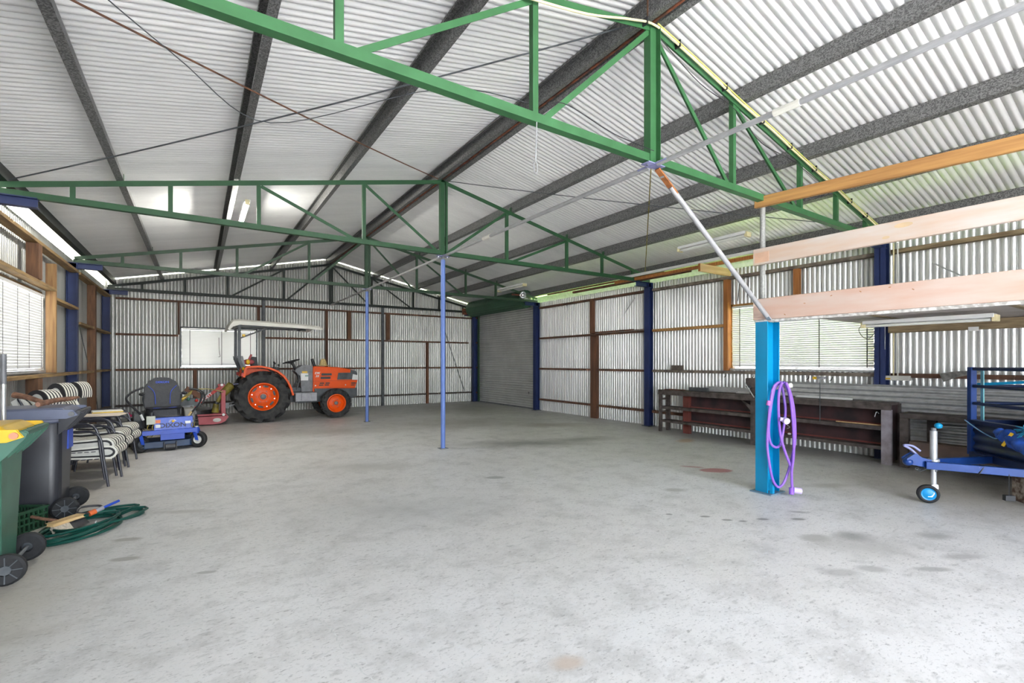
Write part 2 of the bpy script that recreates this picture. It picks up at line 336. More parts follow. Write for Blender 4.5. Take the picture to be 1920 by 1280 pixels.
FLOOR_MARKS = [(4.95, 6.9, 1.5, .55, -.5, (.19, .185, .175), .75, .8, 1.4), (6.1, 6.75, .9, .35, -.3, (.17, .165, .15), .7, .9, 1.2),
 (5.8, 3.80, .24, .13, -.6, (.42, .10, .11), .75, .15, .5), (5.72, 4.12, .18, .05, -.9, (.42, .12, .13), .6, .3, .5),
 (4.56, 1.73, .20, .14, -.4, OIL, .8, .8, .9), (4.25, 1.88, .17, .10, -.4, (.34, .33, .31), .75, .5, .8), (5.13, 1.36, .17, .11, -.5, (.30, .29, .27), .7, .7, .9),
 (4.4, 1.6, .50, .28, -.5, (.40, .39, .37), .6, .9, 1.1), (4.52, 3.48, .17, .10, -.5, (.36, .35, .32), .75, .6, .6),
 (3.98, 2.72, .06, .03, -.6, OIL, .9, .4, .4), (4.06, 2.55, .06, .03, -.6, OIL, .9, .4, .4), (4.36, 2.38, .07, .035, -.6, OIL, .9, .4, .5), (4.63, 2.2, .08, .04, -.6, OIL, .9, .4, .6), (4.15, 2.45, .045, .025, -.6, OIL, .9, .4, .4), (3.75, 2.95, .04, .03, -.6, OIL, .8, .4, .4), (4.85, 2.3, .12, .05, -.8, OIL, .6, .5, 1.),
 (3.7, 1.48, .17, .08, -.5, (.36, .35, .34), .7, .5, .9), (3.95, 1.38, .14, .07, -.7, (.33, .32, .31), .7, .5, .9), (4.3, 1.15, .16, .05, -.6, OIL, .6, .5, .9), (4.75, 1.1, .22, .07, -.5, (.33, .32, .31), .7, .6, 1.),
 (3.12, 5.1, .15, .08, -.5, (.30, .30, .29), .85, .4, .6), (1.49, 1.77, .10, .07, -.3, (.50, .40, .32), .75, .6, 1.6), (1.7, 4.5, 1.3, .7, -.5, (.42, .42, .41), .5, .9, 1.2),
 (-.48, 4.98, .13, .05, -.4, (.33, .31, .28), .8, .4, .5), (-.45, 4.5, .12, .05, -.4, (.33, .31, .28), .8, .4, .5), (.05, 3.9, .08, .03, -.4, (.34, .33, .31), .8, .4, .5), (-.1, 5.6, .35, .08, -.5, (.38, .36, .33), .6, .7, .7),
 (7.55, 5.55, .35, .16, .3, (.50, .28, .12), .6, .6, 1.), (2.0, 6.6, .8, .35, -.5, (.40, .39, .37), .55, .8, 1.), (5.2, 10.2, 2.6, 1.3, -.4, (.30, .28, .25), .6, .9, 1.), (6.9, 8.6, 1.0, .5, -.5, (.27, .22, .19), .6, .7, 1.), (2.5, 10.3, 2.0, .7, -.4, (.36, .33, .29), .5, .9, 1.), (7.0, 13.4, 2.2, 2.4, 0, (.28, .265, .24), .65, .9, .6),
 (.5, 14, 3.0, 1.6, 0, (.27, .26, .245), .65, .8, .6), (-1.5, 8, 1.1, 6.5, 0, (.44, .36, .26), .55, .9, .4), (8.3, 5, .7, 3.6, 0, (.22, .20, .19), .75, .8, .4), (6.9, 1.5, 1.3, 1.6, 0, (.42, .35, .25), .5, .9, .4),
 (6.2, 2.6, .4, .12, -.5, (.33, .30, .27), .6, .7, 1.4), (-1.2, 4.0, .8, 1.6, 0, (.44, .38, .29), .6, .9, .4)]
b = B(); b.b2(XL-.012, XR+.012, YF-.05, YB+.012, -.12, 0)
floor = struct('floor', b, floormat())
crackm = mat('pale_crack_filler', (.70, .70, .68), .8, 0, .15, 20)
def crack(pts, seed):
    rnd = random.Random(seed); b = B(); P = []
    for (x0, y0), (x1, y1) in zip(pts, pts[1:]):
        k = max(2, int(math.hypot(x1-x0, y1-y0)/.03))
        for i in range(k): P.append((x0+(x1-x0)*i/k+rnd.uniform(-.018, .018), y0+(y1-y0)*i/k+rnd.uniform(-.018, .018)))
    for (xa, ya), (xb, yb) in zip(P, P[1:]):
        d = V((xb-xa, yb-ya)).normalized(); nx, ny = -d.y, d.x; w_ = rnd.uniform(.0012, .0045)
        b.add([(xa-nx*w_, ya-ny*w_, .0006), (xb-nx*w_, yb-ny*w_, .0006), (xb+nx*w_, yb+ny*w_, .0006), (xa+nx*w_, ya+ny*w_, .0006)], [(0, 1, 2, 3)])
    return obj('crack', b, crackm, floor)
crack([(.2, 5.2), (.35, 4.75), (.48, 4.3), (.58, 4.02), (.66, 3.7), (.60, 3.35), (.59, 3.24), (.62, 3.0), (.58, 2.83), (.62, 2.6), (.60, 2.36), (.78, 1.9)], 1)
crack([(-.9, 3.35), (-.7, 3.30), (-.33, 3.16), (0, 3.2), (.25, 3.28), (.45, 3.2), (.59, 3.24)], 2)
crack([(1.0, 2.0), (1.3, 2.15), (1.5, 2.3)], 3)
# unseen ground outside; apron and gravel kept pale to bounce light in
b = B(); b.b2(-14, 22, -16, YF-.05, -.14, -.02); o = struct('ground_apron', b, apron)
struct('ground_lawn', B().b2(XR+.012, 45, YF-.05, 45, -.14, -.02), grass)
b = B().b2(-30, XL-.012, YF-.05, 45, -.14, -.02); struct('ground_gravel', b, mat('pale_gravel', (.50, .50, .42), .9))
struct('ground_yard', B().b2(XL-.012, XR+.012, YB+.012, 45, -.14, -.02), MATS['pale_gravel'])

# corrugated sheets --------------------------------------------------
def corr_sheet(u0, u1, zfun0, zfun1, place, holes=(), tilt=.003, step=8, sg=1):
    """place(u, w, off) -> xyz ; u across the ribs, w along them"""
    b = B(); n = max(1, round((u1-u0)/PITCH*step)); cols = [u0+(u1-u0)*i/n for i in range(n+1)]
    cache = {}
    def vid(i, w_):
        k = (i, round(w_, 4))
        if k not in cache:
            u = cols[i]; off = sg*AMP*(1 if sg > 0 else .72)*(2*abs(math.sin(math.pi*(u-u0)/PITCH))**(.66 if sg > 0 else .95)-1)+tilt*(u-u0)/(u1-u0)
            cache[k] = len(b.v); b.v.append(tuple(place(u, w_, off)))
        return cache[k]
    for i in range(n):
        um = (cols[i]+cols[i+1])/2
        segs = [(None, None)]
        for h0, h1, a, c in holes:
            if h0 < um < h1: segs = [('low', a), ('high', c)]
        for a, c in segs:
            if a is None: q = (zfun0(cols[i]), zfun0(cols[i+1]), zfun1(cols[i]), zfun1(cols[i+1]))
            elif a == 'low': q = (zfun0(cols[i]), zfun0(cols[i+1]), c, c)
            else: q = (c, c, zfun1(cols[i]), zfun1(cols[i+1]))
            if q[2] <= q[0]+.001: continue
            b.f.append((vid(i, q[0]), vid(i+1, q[1]), vid(i+1, q[3]), vid(i, q[2])))
    return b
COVER = PITCH*10
ceiling = sroot('ceiling')
L_ = math.hypot(1, .215)
def roofplace(side):
    def f(u, w_, off):
        x = RX+side*w_
        return (x+side*off*.21, u, roof(x)+off)
    return f
u = YF-.25
while u < YB+.2:
    for side, x1 in ((-1, RX-XL+.30), (1, XR-RX+.30)):
        e = min(u+COVER+PITCH*.5, YB+.3)
        obj('roof_sheet', corr_sheet(u, e, lambda q: .02, lambda q, x1=x1: x1, roofplace(side), sg=-1), roofm, ceiling, ang=60)
    u += COVER
# ridge capping outside
b = B()
for s_ in (-1, 1): b.prism([(RX, YF-.2, roof(RX)+.035), (RX+s_*.22, YF-.2, roof(RX)-.215*.22+.028), (RX+s_*.22, YF-.2, roof(RX)-.215*.22+.022), (RX, YF-.2, roof(RX)+.029)], (0, YB-YF+.4, 0))
obj('ridge_capping', b, roofm, ceiling)
# purlins: C sections running the length of the shed
def purlin(x, side, m=galv, h=.178, wd=.07, t=.005, name='purlin', y0=YF-.1, y1=YB):
    b = B(); z = ct(x)+.004
    pr = [(0, 0), (wd, 0), (wd, .016), (wd-t, .016), (wd-t, t), (t, t), (t, h-t), (wd-t, h-t), (wd-t, h-.016), (wd, h-.016), (wd, h), (0, h)]
    a = -side*SLOPE; c_, s2 = math.cos(a), math.sin(a)
    ps = [(x+side*px*c_-pz*s2, y0, z+side*px*s2+pz*c_) for px, pz in pr]
    # split the concave profile in three quads strips
    n = len(ps); A = [V(p) for p in ps]; Bv = [p+V((0, y1-y0, 0)) for p in A]
    b.add(A+Bv, [(i, (i+1) % n, (i+1) % n+n, i+n) for i in range(n)]+[(0, 1, 2, 3, 4, 5), (0, 5, 6, 11), (6, 7, 8, 9, 10, 11)])
    return obj(name, b, m, ceiling)
for x, s_ in ((-.74, -1), (.47, -1), (1.83, -1), (3.405, -1), (3.475, 1), (4.82, 1), (6.17, 1), (7.17, 1)): purlin(x, s_)
obj('ridge_rust_bar', B().b2(RX-.012, RX+.012, YF, YB, ct(RX)+.0, ct(RX)+.012), rust, ceiling)
for x, s_ in ((-1.72, -1), (8.46, 1)): purlin(x, s_, greend if x < 0 else galv, name='eave_purlin')

# walls ---------------------------------------------------------------
GZ = (.335, 1.257, 2.17, 3.09)
WT = 3.22
def wall(name, holes, place, u0, u1, top, m):
    root = sroot(name); u = u0
    while u < u1-.01:
        e = min(u+COVER+PITCH*.5, u1)
        obj('wall_sheet', corr_sheet(u, e, lambda q: -.01, top, place, holes), m, root, ang=60); u += COVER
    return root
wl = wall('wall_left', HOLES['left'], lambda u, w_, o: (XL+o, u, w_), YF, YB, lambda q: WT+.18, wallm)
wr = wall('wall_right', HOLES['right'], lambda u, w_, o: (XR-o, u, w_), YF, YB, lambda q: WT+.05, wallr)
obj('fascia_light_block', B().b2(XR+.20, XR+.22, YF, YB, 3.28, 3.50), galvl, ceiling)  # strip added outside the right eave to dim the bright gap
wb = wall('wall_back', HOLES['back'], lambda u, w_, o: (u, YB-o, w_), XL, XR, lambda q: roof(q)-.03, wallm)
def girt(parent, p, q, w_, h, m, name='girt', bv=.003): return obj(name, B().beam(p, q, w_, h), m, parent, bevel=bv)
# right wall girts and studs
XG = XR-.055
for y0, y1 in ((7.38, 11.5),):
    for z in GZ: girt(wr, (XG-.03, y0, z), (XG-.03, y1, z), .09, .05, rgirt)
for y0, y1 in ((15.34, 15.7),):
    for z in GZ: girt(wr, (XG-.03, y0, z), (XG-.03, y1, z), .09, .05, rgirt)
for z, m, y0 in ((.335, rgirt, 2.98), (1.257, ggirt, 2.98), (2.17, woody, 5.45), (3.09, ggirt, 2.98)): girt(wr, (XG-.03, y0, z), (XG-.03, 7.22, z), .10, .055, m)
for z, m in ((.335, rgirt), (1.257, rgirt), (3.09, timber_d)): girt(wr, (XG-.03, YF, z), (XG-.03, 2.78, z), .10, .06, m)
wf = sroot('wall_front_light_block')  # unseen front wall piece, added to cut daylight on the near right
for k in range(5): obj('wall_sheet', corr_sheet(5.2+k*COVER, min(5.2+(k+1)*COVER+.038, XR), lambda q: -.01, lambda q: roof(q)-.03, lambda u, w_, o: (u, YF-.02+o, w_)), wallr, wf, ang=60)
def stud(parent, x, y, z0, z1, dx, dy, m, name='stud'): return obj(name, B().box((x, y, (z0+z1)/2), (dx, dy, z1-z0)), m, parent, bevel=.003)
stud(wr, XG-.03, 9.22, 2.2, 3.07, .09, .12, rustw); stud(wr, XG-.045, 9.12, 0, 2.14, .10, .22, rustw)
stud(wr, XG-.04, 5.41, 1.29, 3.06, .13, .09, woodz); stud(wr, XG-.03, 4.12, 2.62, 3.06, .10, .09, woodz)
stud(wr, XG-.03, 4.62, 0, 1.23, .10, .16, woodb)
# left wall
XGL = -1.862
for y0, y1 in ((YF, 7.2), (7.4, 11.5), (11.7, 15.34)):
    for z in GZ:
        if z == 2.17 and y1 == 11.5: girt(wl, (XGL, 9.9, z+.25), (XGL, y1, z+.25), .13, .045, woodl); continue
        girt(wl, (XGL, y0, z), (XGL, y1, z), .13, .045, woodl if y0 > 7 and z > 1 else ggirt)
girt(wl, (XGL, 7.4, 2.55), (XGL, 9.9, 2.55), .13, .045, woodl, 'window_head')
for y, z0, z1, dy in ((8.95, 2.58, 3.06, .17), (13.15, 0, 3.06, .17), (8.95, 0, 1.23, .20)): stud(wl, XGL+.01, y, z0, z1, .13, dy, woodb)
stud(wl, XGL, 9.9, 1.29, 2.95, .12, .05, woodlz)
obj('strap_brace', B().beam((XL+.12, 11.75, 2.4), (XL+.12, 12.9, 1.45), .006, .04), dgrey, wl)
obj('strap_brace', B().beam((XL+.12, 13.6, 1.05), (XL+.12, 14.3, .1), .006, .05), dgrey, wl)
# back wall
YG = YB-.075
for z in GZ:
    if z in (2.17,): segs = ((-1.75, -.44), (1.66, 8.4))
    else: segs = ((-1.75, 8.6),)
    for a, c in segs: girt(wb, (a, YG, z), (c, YG, z), .09, .05, rgirt if z > 1 else benchm)
for x, z0, z1, wd, m in ((-.43, 2.2, 3.06, .045, rustw), (-.06, .36, 1.23, .08, rustw), (1.48, 2.46, 3.06, .08, rustw), (3.37, 1.28, 3.06, .07, rustw), (4.06, 2.2, 3.06, .11, woodb), (5.33, 2.2, 3.06, .13, woodb), (6.76, 0, 2.14, .09, rustw)):
    stud(wb, x, YG-.005, z0, z1, wd, .10, m)
for x in (1.6, 5.13): stud(wb, x, YB-.16, 0, 3.28, .075, .075, dgrey, 'steel_stud')
obj('strap_brace', B().beam((7.3, YB-.05, 3.0), (8.25, YB-.05, .4), .02, .008, (0, 1, 0)), dgrey, wb)
# hooks and hanging wires on the girts
obj('hanging_wire', B().tube(cat([(.49, YG-.06, 2.14), (.50, YG-.06, 1.75), (.52, YG-.06, 1.62), (.48, YG-.06, 1.60)]), .006, 5), blackp, wb)

# columns --------------------------------------------------------------
def column(x, y, side, z1, label, m=navy):
    """I section, flanges facing across the shed; side=+1 right wall, -1 left wall"""
    t = thing('steel_column', label, 'column', (x, y, 0), 0, None)
    d = .15
    b = B()
    for dx in (-d/2+.006, d/2-.006): b.b2(dx-.006, dx+.006, -.07, .07, 0, z1)
    b.b2(-d/2, d/2, -.004, .004, 0, z1)
    obj('shaft', b, m, t)
    obj('base_plate', B().b2(-.11, .11, -.11, .11, 0, .012), dgrey, t)
    s_ = -side
    b = B(); b.b2(s_*-.07, s_*.42, -.06, .06, z1-.006, z1+.004); b.b2(s_*-.07, s_*.42, -.004, .004, z1-.09, z1); b.b2(s_*-.07, s_*.42, -.05, .05, z1-.1, z1-.09)
    obj('truss_bracket', b, m, t)
    return t
CX, CXL = XR-.155, -1.90
ZC = 3.255
column(CX, 7.3, 1, ZC, 'navy blue steel column on the right wall nearest the left end of the workbench')
column(CX, 11.6, 1, ZC, 'navy blue steel column on the right wall beside the near edge of the roller door')
column(CX-.02, 15.42, 1, ZC, 'navy blue steel column in the far right corner beyond the roller door')
column(CX, 2.88, 1, ZC, 'navy blue steel column on the right wall beside the right edge of the window')
column(CXL, 7.3, -1, ZC, 'blue steel column on the left wall of which only the roof bracket shows')
column(CXL, 11.6, -1, ZC, 'blue steel column on the left wall between the blind and the brown plank stud')
column(CXL, 15.42, -1, ZC, 'navy blue steel column in the far left corner behind the mower')

# trusses ---------------------------------------------------------------
VX = (-1.2, -.29, .69, 2.12, 3.44, 4.73, 6.16, 7.13, 8.06)
ZB0, ZB1 = 3.262, 3.33
def truss(y, label, m, inward, w_=.062):
    t = thing('roof_truss', label, 'truss', (RX, y, 0), 0)
    def P(x, z): return V((x-RX, 0, z))
    Z = (0, 0, 1); Yv = (0, 1, 0)
    for s_, xe in ((-1, XL+.12), (1, XR-.12)):
        p, q = P(RX-s_*.02, ct(RX)), P(xe, ct(xe))
        obj('top_chord', B().angle(p, q, .065, .006, (0, 0, -1), Yv), m, t)
    obj('bottom_chord', B().angle(P(XL+.11, ZB0), P(XR-.11, ZB0), .07, .006, Z, Yv), m, t)
    zb = ZB0+.01
    for x in VX:
        if x == 3.44: continue
        obj('upright', B().angle(P(x-.02, zb)+V((0, .0065, 0)), P(x-.02, ct(x)-.02)+V((0, .0065, 0)), .05, .005, (1, 0, 0), Yv), m, t)
    b = B().angle(P(RX-.045, zb-.03)+V((0, -.0075, 0)), P(RX-.045, ct(RX)-.04)+V((0, -.0075, 0)), .075, .006, (1, 0, 0), Yv); obj('king_post', b, m, t)
    b = B().angle(P(RX+.035, zb)+V((0, -.001, 0)), P(RX+.035, ct(RX)-.05)+V((0, -.001, 0)), .05, .006, (1, 0, 0), (0, -1, 0)); obj('king_post', b, m, t)
    prs = []
    left, right = VX[2:5], VX[4:7]
    if inward: prs = [((.69, 't'), (2.12, 'b')), ((2.12, 't'), (3.44, 'b')), ((4.73, 't'), (3.44, 'b')), ((6.16, 't'), (4.73, 'b'))]
    else: prs = [((3.44, 't'), (2.12, 'b')), ((2.12, 't'), (.69, 'b')), ((3.44, 't'), (4.73, 'b')), ((4.73, 't'), (6.16, 'b'))]
    for (xa, _), (xb, _) in prs:
        obj('diagonal', B().angle(P(xa+(.04 if xb > xa else -.04), ct(xa)-.05)+V((0, .013, 0)), P(xb+(-.05 if xb > xa else .05), zb+.03)+V((0, .013, 0)), .045, .005, (0, 0, -1), Yv), m, t)
    for x in (-.74, .47, 1.83, 4.82, 6.17, 7.17): obj('purlin_cleat', B().box((x-RX, .03, ct(x)+.04), (.006, .06, .08)), m, t)
    return t
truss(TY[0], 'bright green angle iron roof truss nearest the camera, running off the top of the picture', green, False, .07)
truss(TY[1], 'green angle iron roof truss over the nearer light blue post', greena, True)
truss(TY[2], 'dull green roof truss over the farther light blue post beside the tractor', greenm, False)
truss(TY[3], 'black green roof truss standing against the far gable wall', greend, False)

# posts under the trusses
def post(y, label):
    t = thing('ridge_post', label, 'post', (RX, y, 0))
    obj('shaft', B().cyl((0, 0, .01), (0, 0, ZB0-.09), .038, 16), blue, t)
    obj('base_plate', B().b2(-.07, .07, -.07, .07, 0, .01), mgrey, t, bevel=.002)
    obj('top_collar', B().cyl((0, 0, ZB0-.09), (0, 0, ZB0), .022, 12), mgrey, t)
post(TY[1], 'light blue round steel post standing alone in the middle of the floor')
post(TY[2], 'light blue round steel post just past the nose of the tractor')

# ridge tie pipe joined under the trusses
t = thing('tie_pipe', 'long grey pipe joining the middles of the roof trusses along the shed', 'pipe', (RX, 0, ZB0-.03))
YP = [YF]+list(TY)
for a, c in zip(YP, YP[1:]): obj('pipe_length', B().cyl((.0, a+.05, 0), (.0, c-.05, 0), .021, 10), pipem, t)
for y in TY[:3]:
    b = B(); b.b2(-.11, .11, y-.045, y+.045, -.004, .004); b.b2(-.028, .028, y-.16, y+.16, -.006, .006)
    o = obj('junction_plate', b, purp, t)
    for dx, dy in ((-.08, 0), (.08, 0), (0, -.13), (0, .13)): obj('bolt', B().cyl((dx, y+dy, -.02), (dx, y+dy, .012), .009, 6), chrome, o)
obj('pipe_coupling', B().cyl((0, 1.62, 0), (0, 1.80, 0), .026, 10), cream, t); obj('pipe_coupling', B().cyl((0, 5.75, 0), (0, 5.95, 0), .026, 10), cream, t)

# roof rod bracing
def rod(name, label, p, q, sag, r=.008, m=dgrey, k=14, zoff=0.):
    (x0, y0), (x1, y1) = p, q; P = []
    for i in range(k+1):
        t_ = i/k; x = x0+(x1-x0)*t_; y = y0+(y1-y0)*t_
        P.append((x, y, ct(x)-zoff+.01-sag*4*t_*(1-t_)))
    return obj(name, B().tube(P, r, 6), m, ceiling)
for (ya, yb) in ((2.9, 7.28), (-1.5, 2.86)):
    near = ya > 0
    rod('bracing_rod', 'thin sagging steel rod under the left roof from the near truss ridge to the second truss eave' if near else 'sagging steel rod under the left roof behind the nearest truss, ridge end towards the camera', (RX-.1, ya), (XL+.3, yb), .05)
    rod('bracing_rod', 'brown sagging steel rod under the left roof crossing up to the ridge of the second truss' if near else 'sagging steel rod crossing the near left roof bay above the camera', (XL+.3, ya), (RX-.1, yb), .05, m=rustw)
    if near:
        rod('bracing_rod', 'olive painted rod running down the right roof from the near truss to the blue column', (RX+.1, ya), (XR-.3, yb), .02, m=olive)
        rod('bracing_rod', 'thin dark rod crossing the right roof from the second truss ridge', (XR-.3, ya), (RX+.1, yb), .04, r=.006)

# windows ----------------------------------------------------------------
def window(name, mapf, u0, u1, z0, z1, blabel, nslat, fm, cords, rotz_axis):
    """mapf(u, d, z): d = distance into the room from the sheet plane"""
    root = sroot(name)
    def bx(ua, ub, da, db, za, zb):
        b = B(); a = V(mapf(ua, da, za)); c = V(mapf(ub, db, zb)); b.box((a+c)/2, [abs(x) for x in (c-a)]); return b
    for nm, q in (('frame_head', (u0, u1, -.03, .05, z1-.04, z1)), ('frame_sill', (u0, u1, -.03, .09, z0, z0+.035)), ('frame_jamb', (u0, u0+.035, -.03, .05, z0, z1)), ('frame_jamb', (u1-.035, u1, -.03, .05, z0, z1))):
        obj(nm, bx(*q), fm if nm != 'frame_sill' else galvl, root)
    um = (u0+u1)/2; obj('mullion', bx(um-.02, um+.02, -.02, .01, z0, z1), galvl, root)
    for a, c in ((u0+.035, um-.02), (um+.02, u1-.035)): obj('pane', bx(a, c, -.012, -.008, z0+.035, z1-.04), glassm, root)
    # blind
    base = V(mapf(um, .06, z0)); bl = thing('venetian_blind', blabel, 'blind', base)
    def sub(b): b.v = [tuple(V(v)-base) for v in b.v]; return b
    obj('head_rail', sub(bx(u0+.04, u1-.04, .045, .085, z1-.085, z1-.045)), white, bl)
    zt = z1-.10; zb = z0+.07; st = (zt-zb)/nslat
    sd_ = V(mapf(1, 0, 0))-V(mapf(0, 0, 0)); dd = V(mapf(0, 1, 0))-V(mapf(0, 0, 0))
    mesh = None
    for i in range(nslat):
        z = zt-st*(i+.5)
        if mesh is None:
            b = B(); hw = .028; A_ = R(72); pts = []
            Lh = (u1-u0)/2-.037
            for k_, q in enumerate((-1, -.33, .33, 1)):
                dq = q*hw*math.cos(A_); zq = q*hw*math.sin(A_); bow = .007*(1-q*q)
                for e in (-1, 1): pts.append(sd_*(e*Lh)+dd*(dq+bow*math.sin(A_))+V((0, 0, zq)))
            b.add(pts, [(0, 1, 3, 2), (2, 3, 5, 4), (4, 5, 7, 6)])
            o = obj('slat', b, slatm, bl); mesh = o.data
        else:
            o = bpy.data.objects.new('slat', mesh); COL.objects.link(o); o.parent = bl
        o.location = (0, 0, z-z0)
        o.location = V((0, 0, z-z0))+sd_*random.uniform(-.004, .004)
    for c in cords: obj('ladder_cord', sub(bx(c-.008, c+.008, .088, .0905, z0+.06, z1-.08)), mgrey, bl)
    obj('bottom_rail', sub(bx(u0+.05, u1-.05, .05, .075, z0+.04, z0+.058)), white, bl)
    return root
window('window_1', lambda u, d, z: (XL+d, u, z), 7.5, 9.85, 1.30, 2.50, 'large white slatted blind over the window in the left wall', 27, woodl, (7.95, 8.5, 9.0, 9.6), 0)
window('window_2', lambda u, d, z: (u, YB-d, z), -.40, 1.45, 1.30, 2.42, 'white slatted blind over the window in the far wall behind the tractor canopy', 28, dgrey, (-.18, .56, 1.27), 0)
window('window_3', lambda u, d, z: (XR-d, u, z), 2.97, 5.36, 1.30, 2.57, 'wide white slatted blind over the window above the workbench', 30, woody, (3.09, 3.77, 4.5, 5.16), 0)

# roller door -------------------------------------------------------------
dr = sroot('door_1')
def dplace(u, w_, off): return (XR-.03-off*1.4, w_, u)
st_ = 0.02; z = st_
pr = []
while z < 3.3:
    e = min(z+PITCH*8, 3.3)
    b = B(); n = 8*8
    cs = [z+(e-z)*i/n for i in range(n+1)]
    for c in cs:
        off = .018*abs(math.sin(math.pi*c/PITCH))**.5
        for y in (11.80, 15.26): b.v.append((XR-.035-off, y, c))
    b.f = [(2*i, 2*i+1, 2*i+3, 2*i+2) for i in range(n)]
    obj('curtain_panel', b, doorm, dr, ang=50); z = e
obj('bottom_bar', B().b2(XR-.06, XR-.02, 11.80, 15.26, .0, .04), mgrey, dr)
for y in (11.75, 15.3): obj('side_guide', B().b2(XR-.10, XR-.02, y-.04, y+.04, 0, 3.3), greenm, dr)
b = B(); 
prof = [(.30+.008*(i % 2), 11.80+i*(15.26-11.80)/2) for i in range(3)]
obj('drum', B().lathe([(.01, 0), (.27, 0), (.27, 3.44), (.01, 3.44)], (XR-.36, 11.82, 3.38), 'y', 40), drumm, dr)
for k in range(18):
    a = 2*math.pi*k/18; obj('drum_rib', B().box((XR-.36+.27*math.cos(a), 13.54, 3.38+.27*math.sin(a)), (.02, 3.44, .008), M.Rotation(-a, 3, 'Y')), drumm, dr)
for y in (11.76, 15.3): obj('end_disc', B().lathe([(.01, 0), (.17, 0), (.17, .05), (.01, .05)], (XR-.36, y, 3.38), 'y', 24), chrome, dr)
obj('lift_handle', B().b2(XR-.075, XR-.05, 13.2, 13.36, 1.18, 1.22), white, dr)
obj('axle_bracket', B().b2(XR-.72, XR-.02, 15.33, 15.36, 3.18, 3.40), rust, dr)
obj('lock_handle', B().tube(cat([(XR-.06, 12.1, .5), (XR-.10, 12.1, .52), (XR-.10, 12.06, .45)]), .008, 6), blackp, dr)
# ============================================================ TRACTOR (x forward, near side is -y)
def wheel_mesh(ro, ri, wd):
    h = wd/2
    return [(ri, -h*.72), (ri+.02, -h*.86), (ri+(ro-ri)*.45, -h), (ro-.05*ro, -h*.92), (ro-.02*ro, -h*.7), (ro, -h*.3), (ro, h*.3), (ro-.02*ro, h*.7), (ro-.05*ro, h*.92), (ri+(ro-ri)*.45, h), (ri+.02, h*.86), (ri, h*.72)]
def ag_tyre(ro, ri, wd, nl, o, lug):
    b = B(); b.lathe(wheel_mesh(ro-lug, ri, wd), o, 'y', 40, closed=True)
    for i in range(nl):
        for s_ in (-1, 1):
            a0 = 2*math.pi*(i+(.5 if s_ > 0 else 0))/nl; P = []
            pts = [(0.0, s_*.0, 1), (.09/ro, s_*wd*.28, 1), (.20/ro, s_*wd*.50, .985), (.27/ro, s_*wd*.55, .80)]
            ring = []
            for da, y, rr in pts:
                a = a0+da*.75; r1 = ro*rr; r0 = (ro-lug*1.6)*rr
                for w_ in (-.034, .034):
                    for r_ in (r0, r1):
                        aw = a+w_*(1.0 if r_ == r0 else .65)/ro*1.3; ring.append(V(o)+V((r_*math.cos(aw), y, r_*math.sin(aw))))
            fs = []
            for k in range(3):
                q = k*4; fs += [(q, q+4, q+5, q+1), (q+2, q+3, q+7, q+6), (q+1, q+5, q+7, q+3), (q, q+2, q+6, q+4)]
            fs += [(0, 1, 3, 2), (12, 14, 15, 13)]
            b.add(ring, fs)
    return b
tr = thing('tractor', 'orange compact tractor with a cream canopy and big lugged tyres by the far wall', 'tractor', (1.31, 13.44, 0), .02)
def twheel(x, y, ro, ri, wd, nl, out, rear):
    o = (x, y, ro)
    tw = obj('rear_tyre' if rear else 'front_tyre', ag_tyre(ro, ri, wd, nl, o, .055 if rear else .035), lug_rubber, tr, ang=40)
    s_ = out; h = wd*.36*s_
    # rim: outer flange, well, disc
    pr = [(ri+.004, h*1.0), (ri-.02, h*1.05), (ri-.035, h*.9), (ri-.05, h*.35), (ri-.06, h*.2), (ri*.62, h*.32), (ri*.55, h*.42), (ri*.30, h*.40), (ri*.26, h*.30), (.01, h*.30)]
    rm = obj('rim', B().lathe([(r_, y_) for r_, y_ in pr], o, 'y', 36), orange, tw)
    if rear:
        for i in range(6):
            a = 2*math.pi*i/6+.3; rr = ri-.085
            b = B(); b.lathe([(.001, 0), (.032, 0), (.032, .004*s_), (.001, .004*s_)], (0, 0, 0), 'y', 10)
            b.xf(M.Translation(V(o)+V((rr*math.cos(a), h*.33, rr*math.sin(a)))) @ M.Rotation(-a, 4, 'Y') @ M.Diagonal((.75, 1, 2.1, 1)))
            obj('rim_slot', b, blackp, tw)
            a += math.pi/6; obj('rim_bolt', B().cyl(V(o)+V((rr*math.cos(a), h*.3, rr*math.sin(a))), V(o)+V((rr*math.cos(a), h*.55, rr*math.sin(a))), .014, 6), chrome, tw)
    for i in range(6 if rear else 5):
        a = 2*math.pi*i/(6 if rear else 5); rr = ri*.42
        obj('wheel_nut', B().cyl(V(o)+V((rr*math.cos(a), h*.38, rr*math.sin(a))), V(o)+V((rr*math.cos(a), h*.52, rr*math.sin(a))), .011, 6), mgrey, tw)
    obj('hub', B().lathe([(.001, h*.62), (ri*.14, h*.62), (ri*.2, h*.5), (ri*.2, h*.28)], o, 'y', 16), mgrey, tw)
for y, s_ in ((-.50, -1), (.50, 1)):
    twheel(0, y, .62, .335, .30, 13, s_, True); twheel(1.71, y*1.0, .382, .24, .215, 12, s_, False)
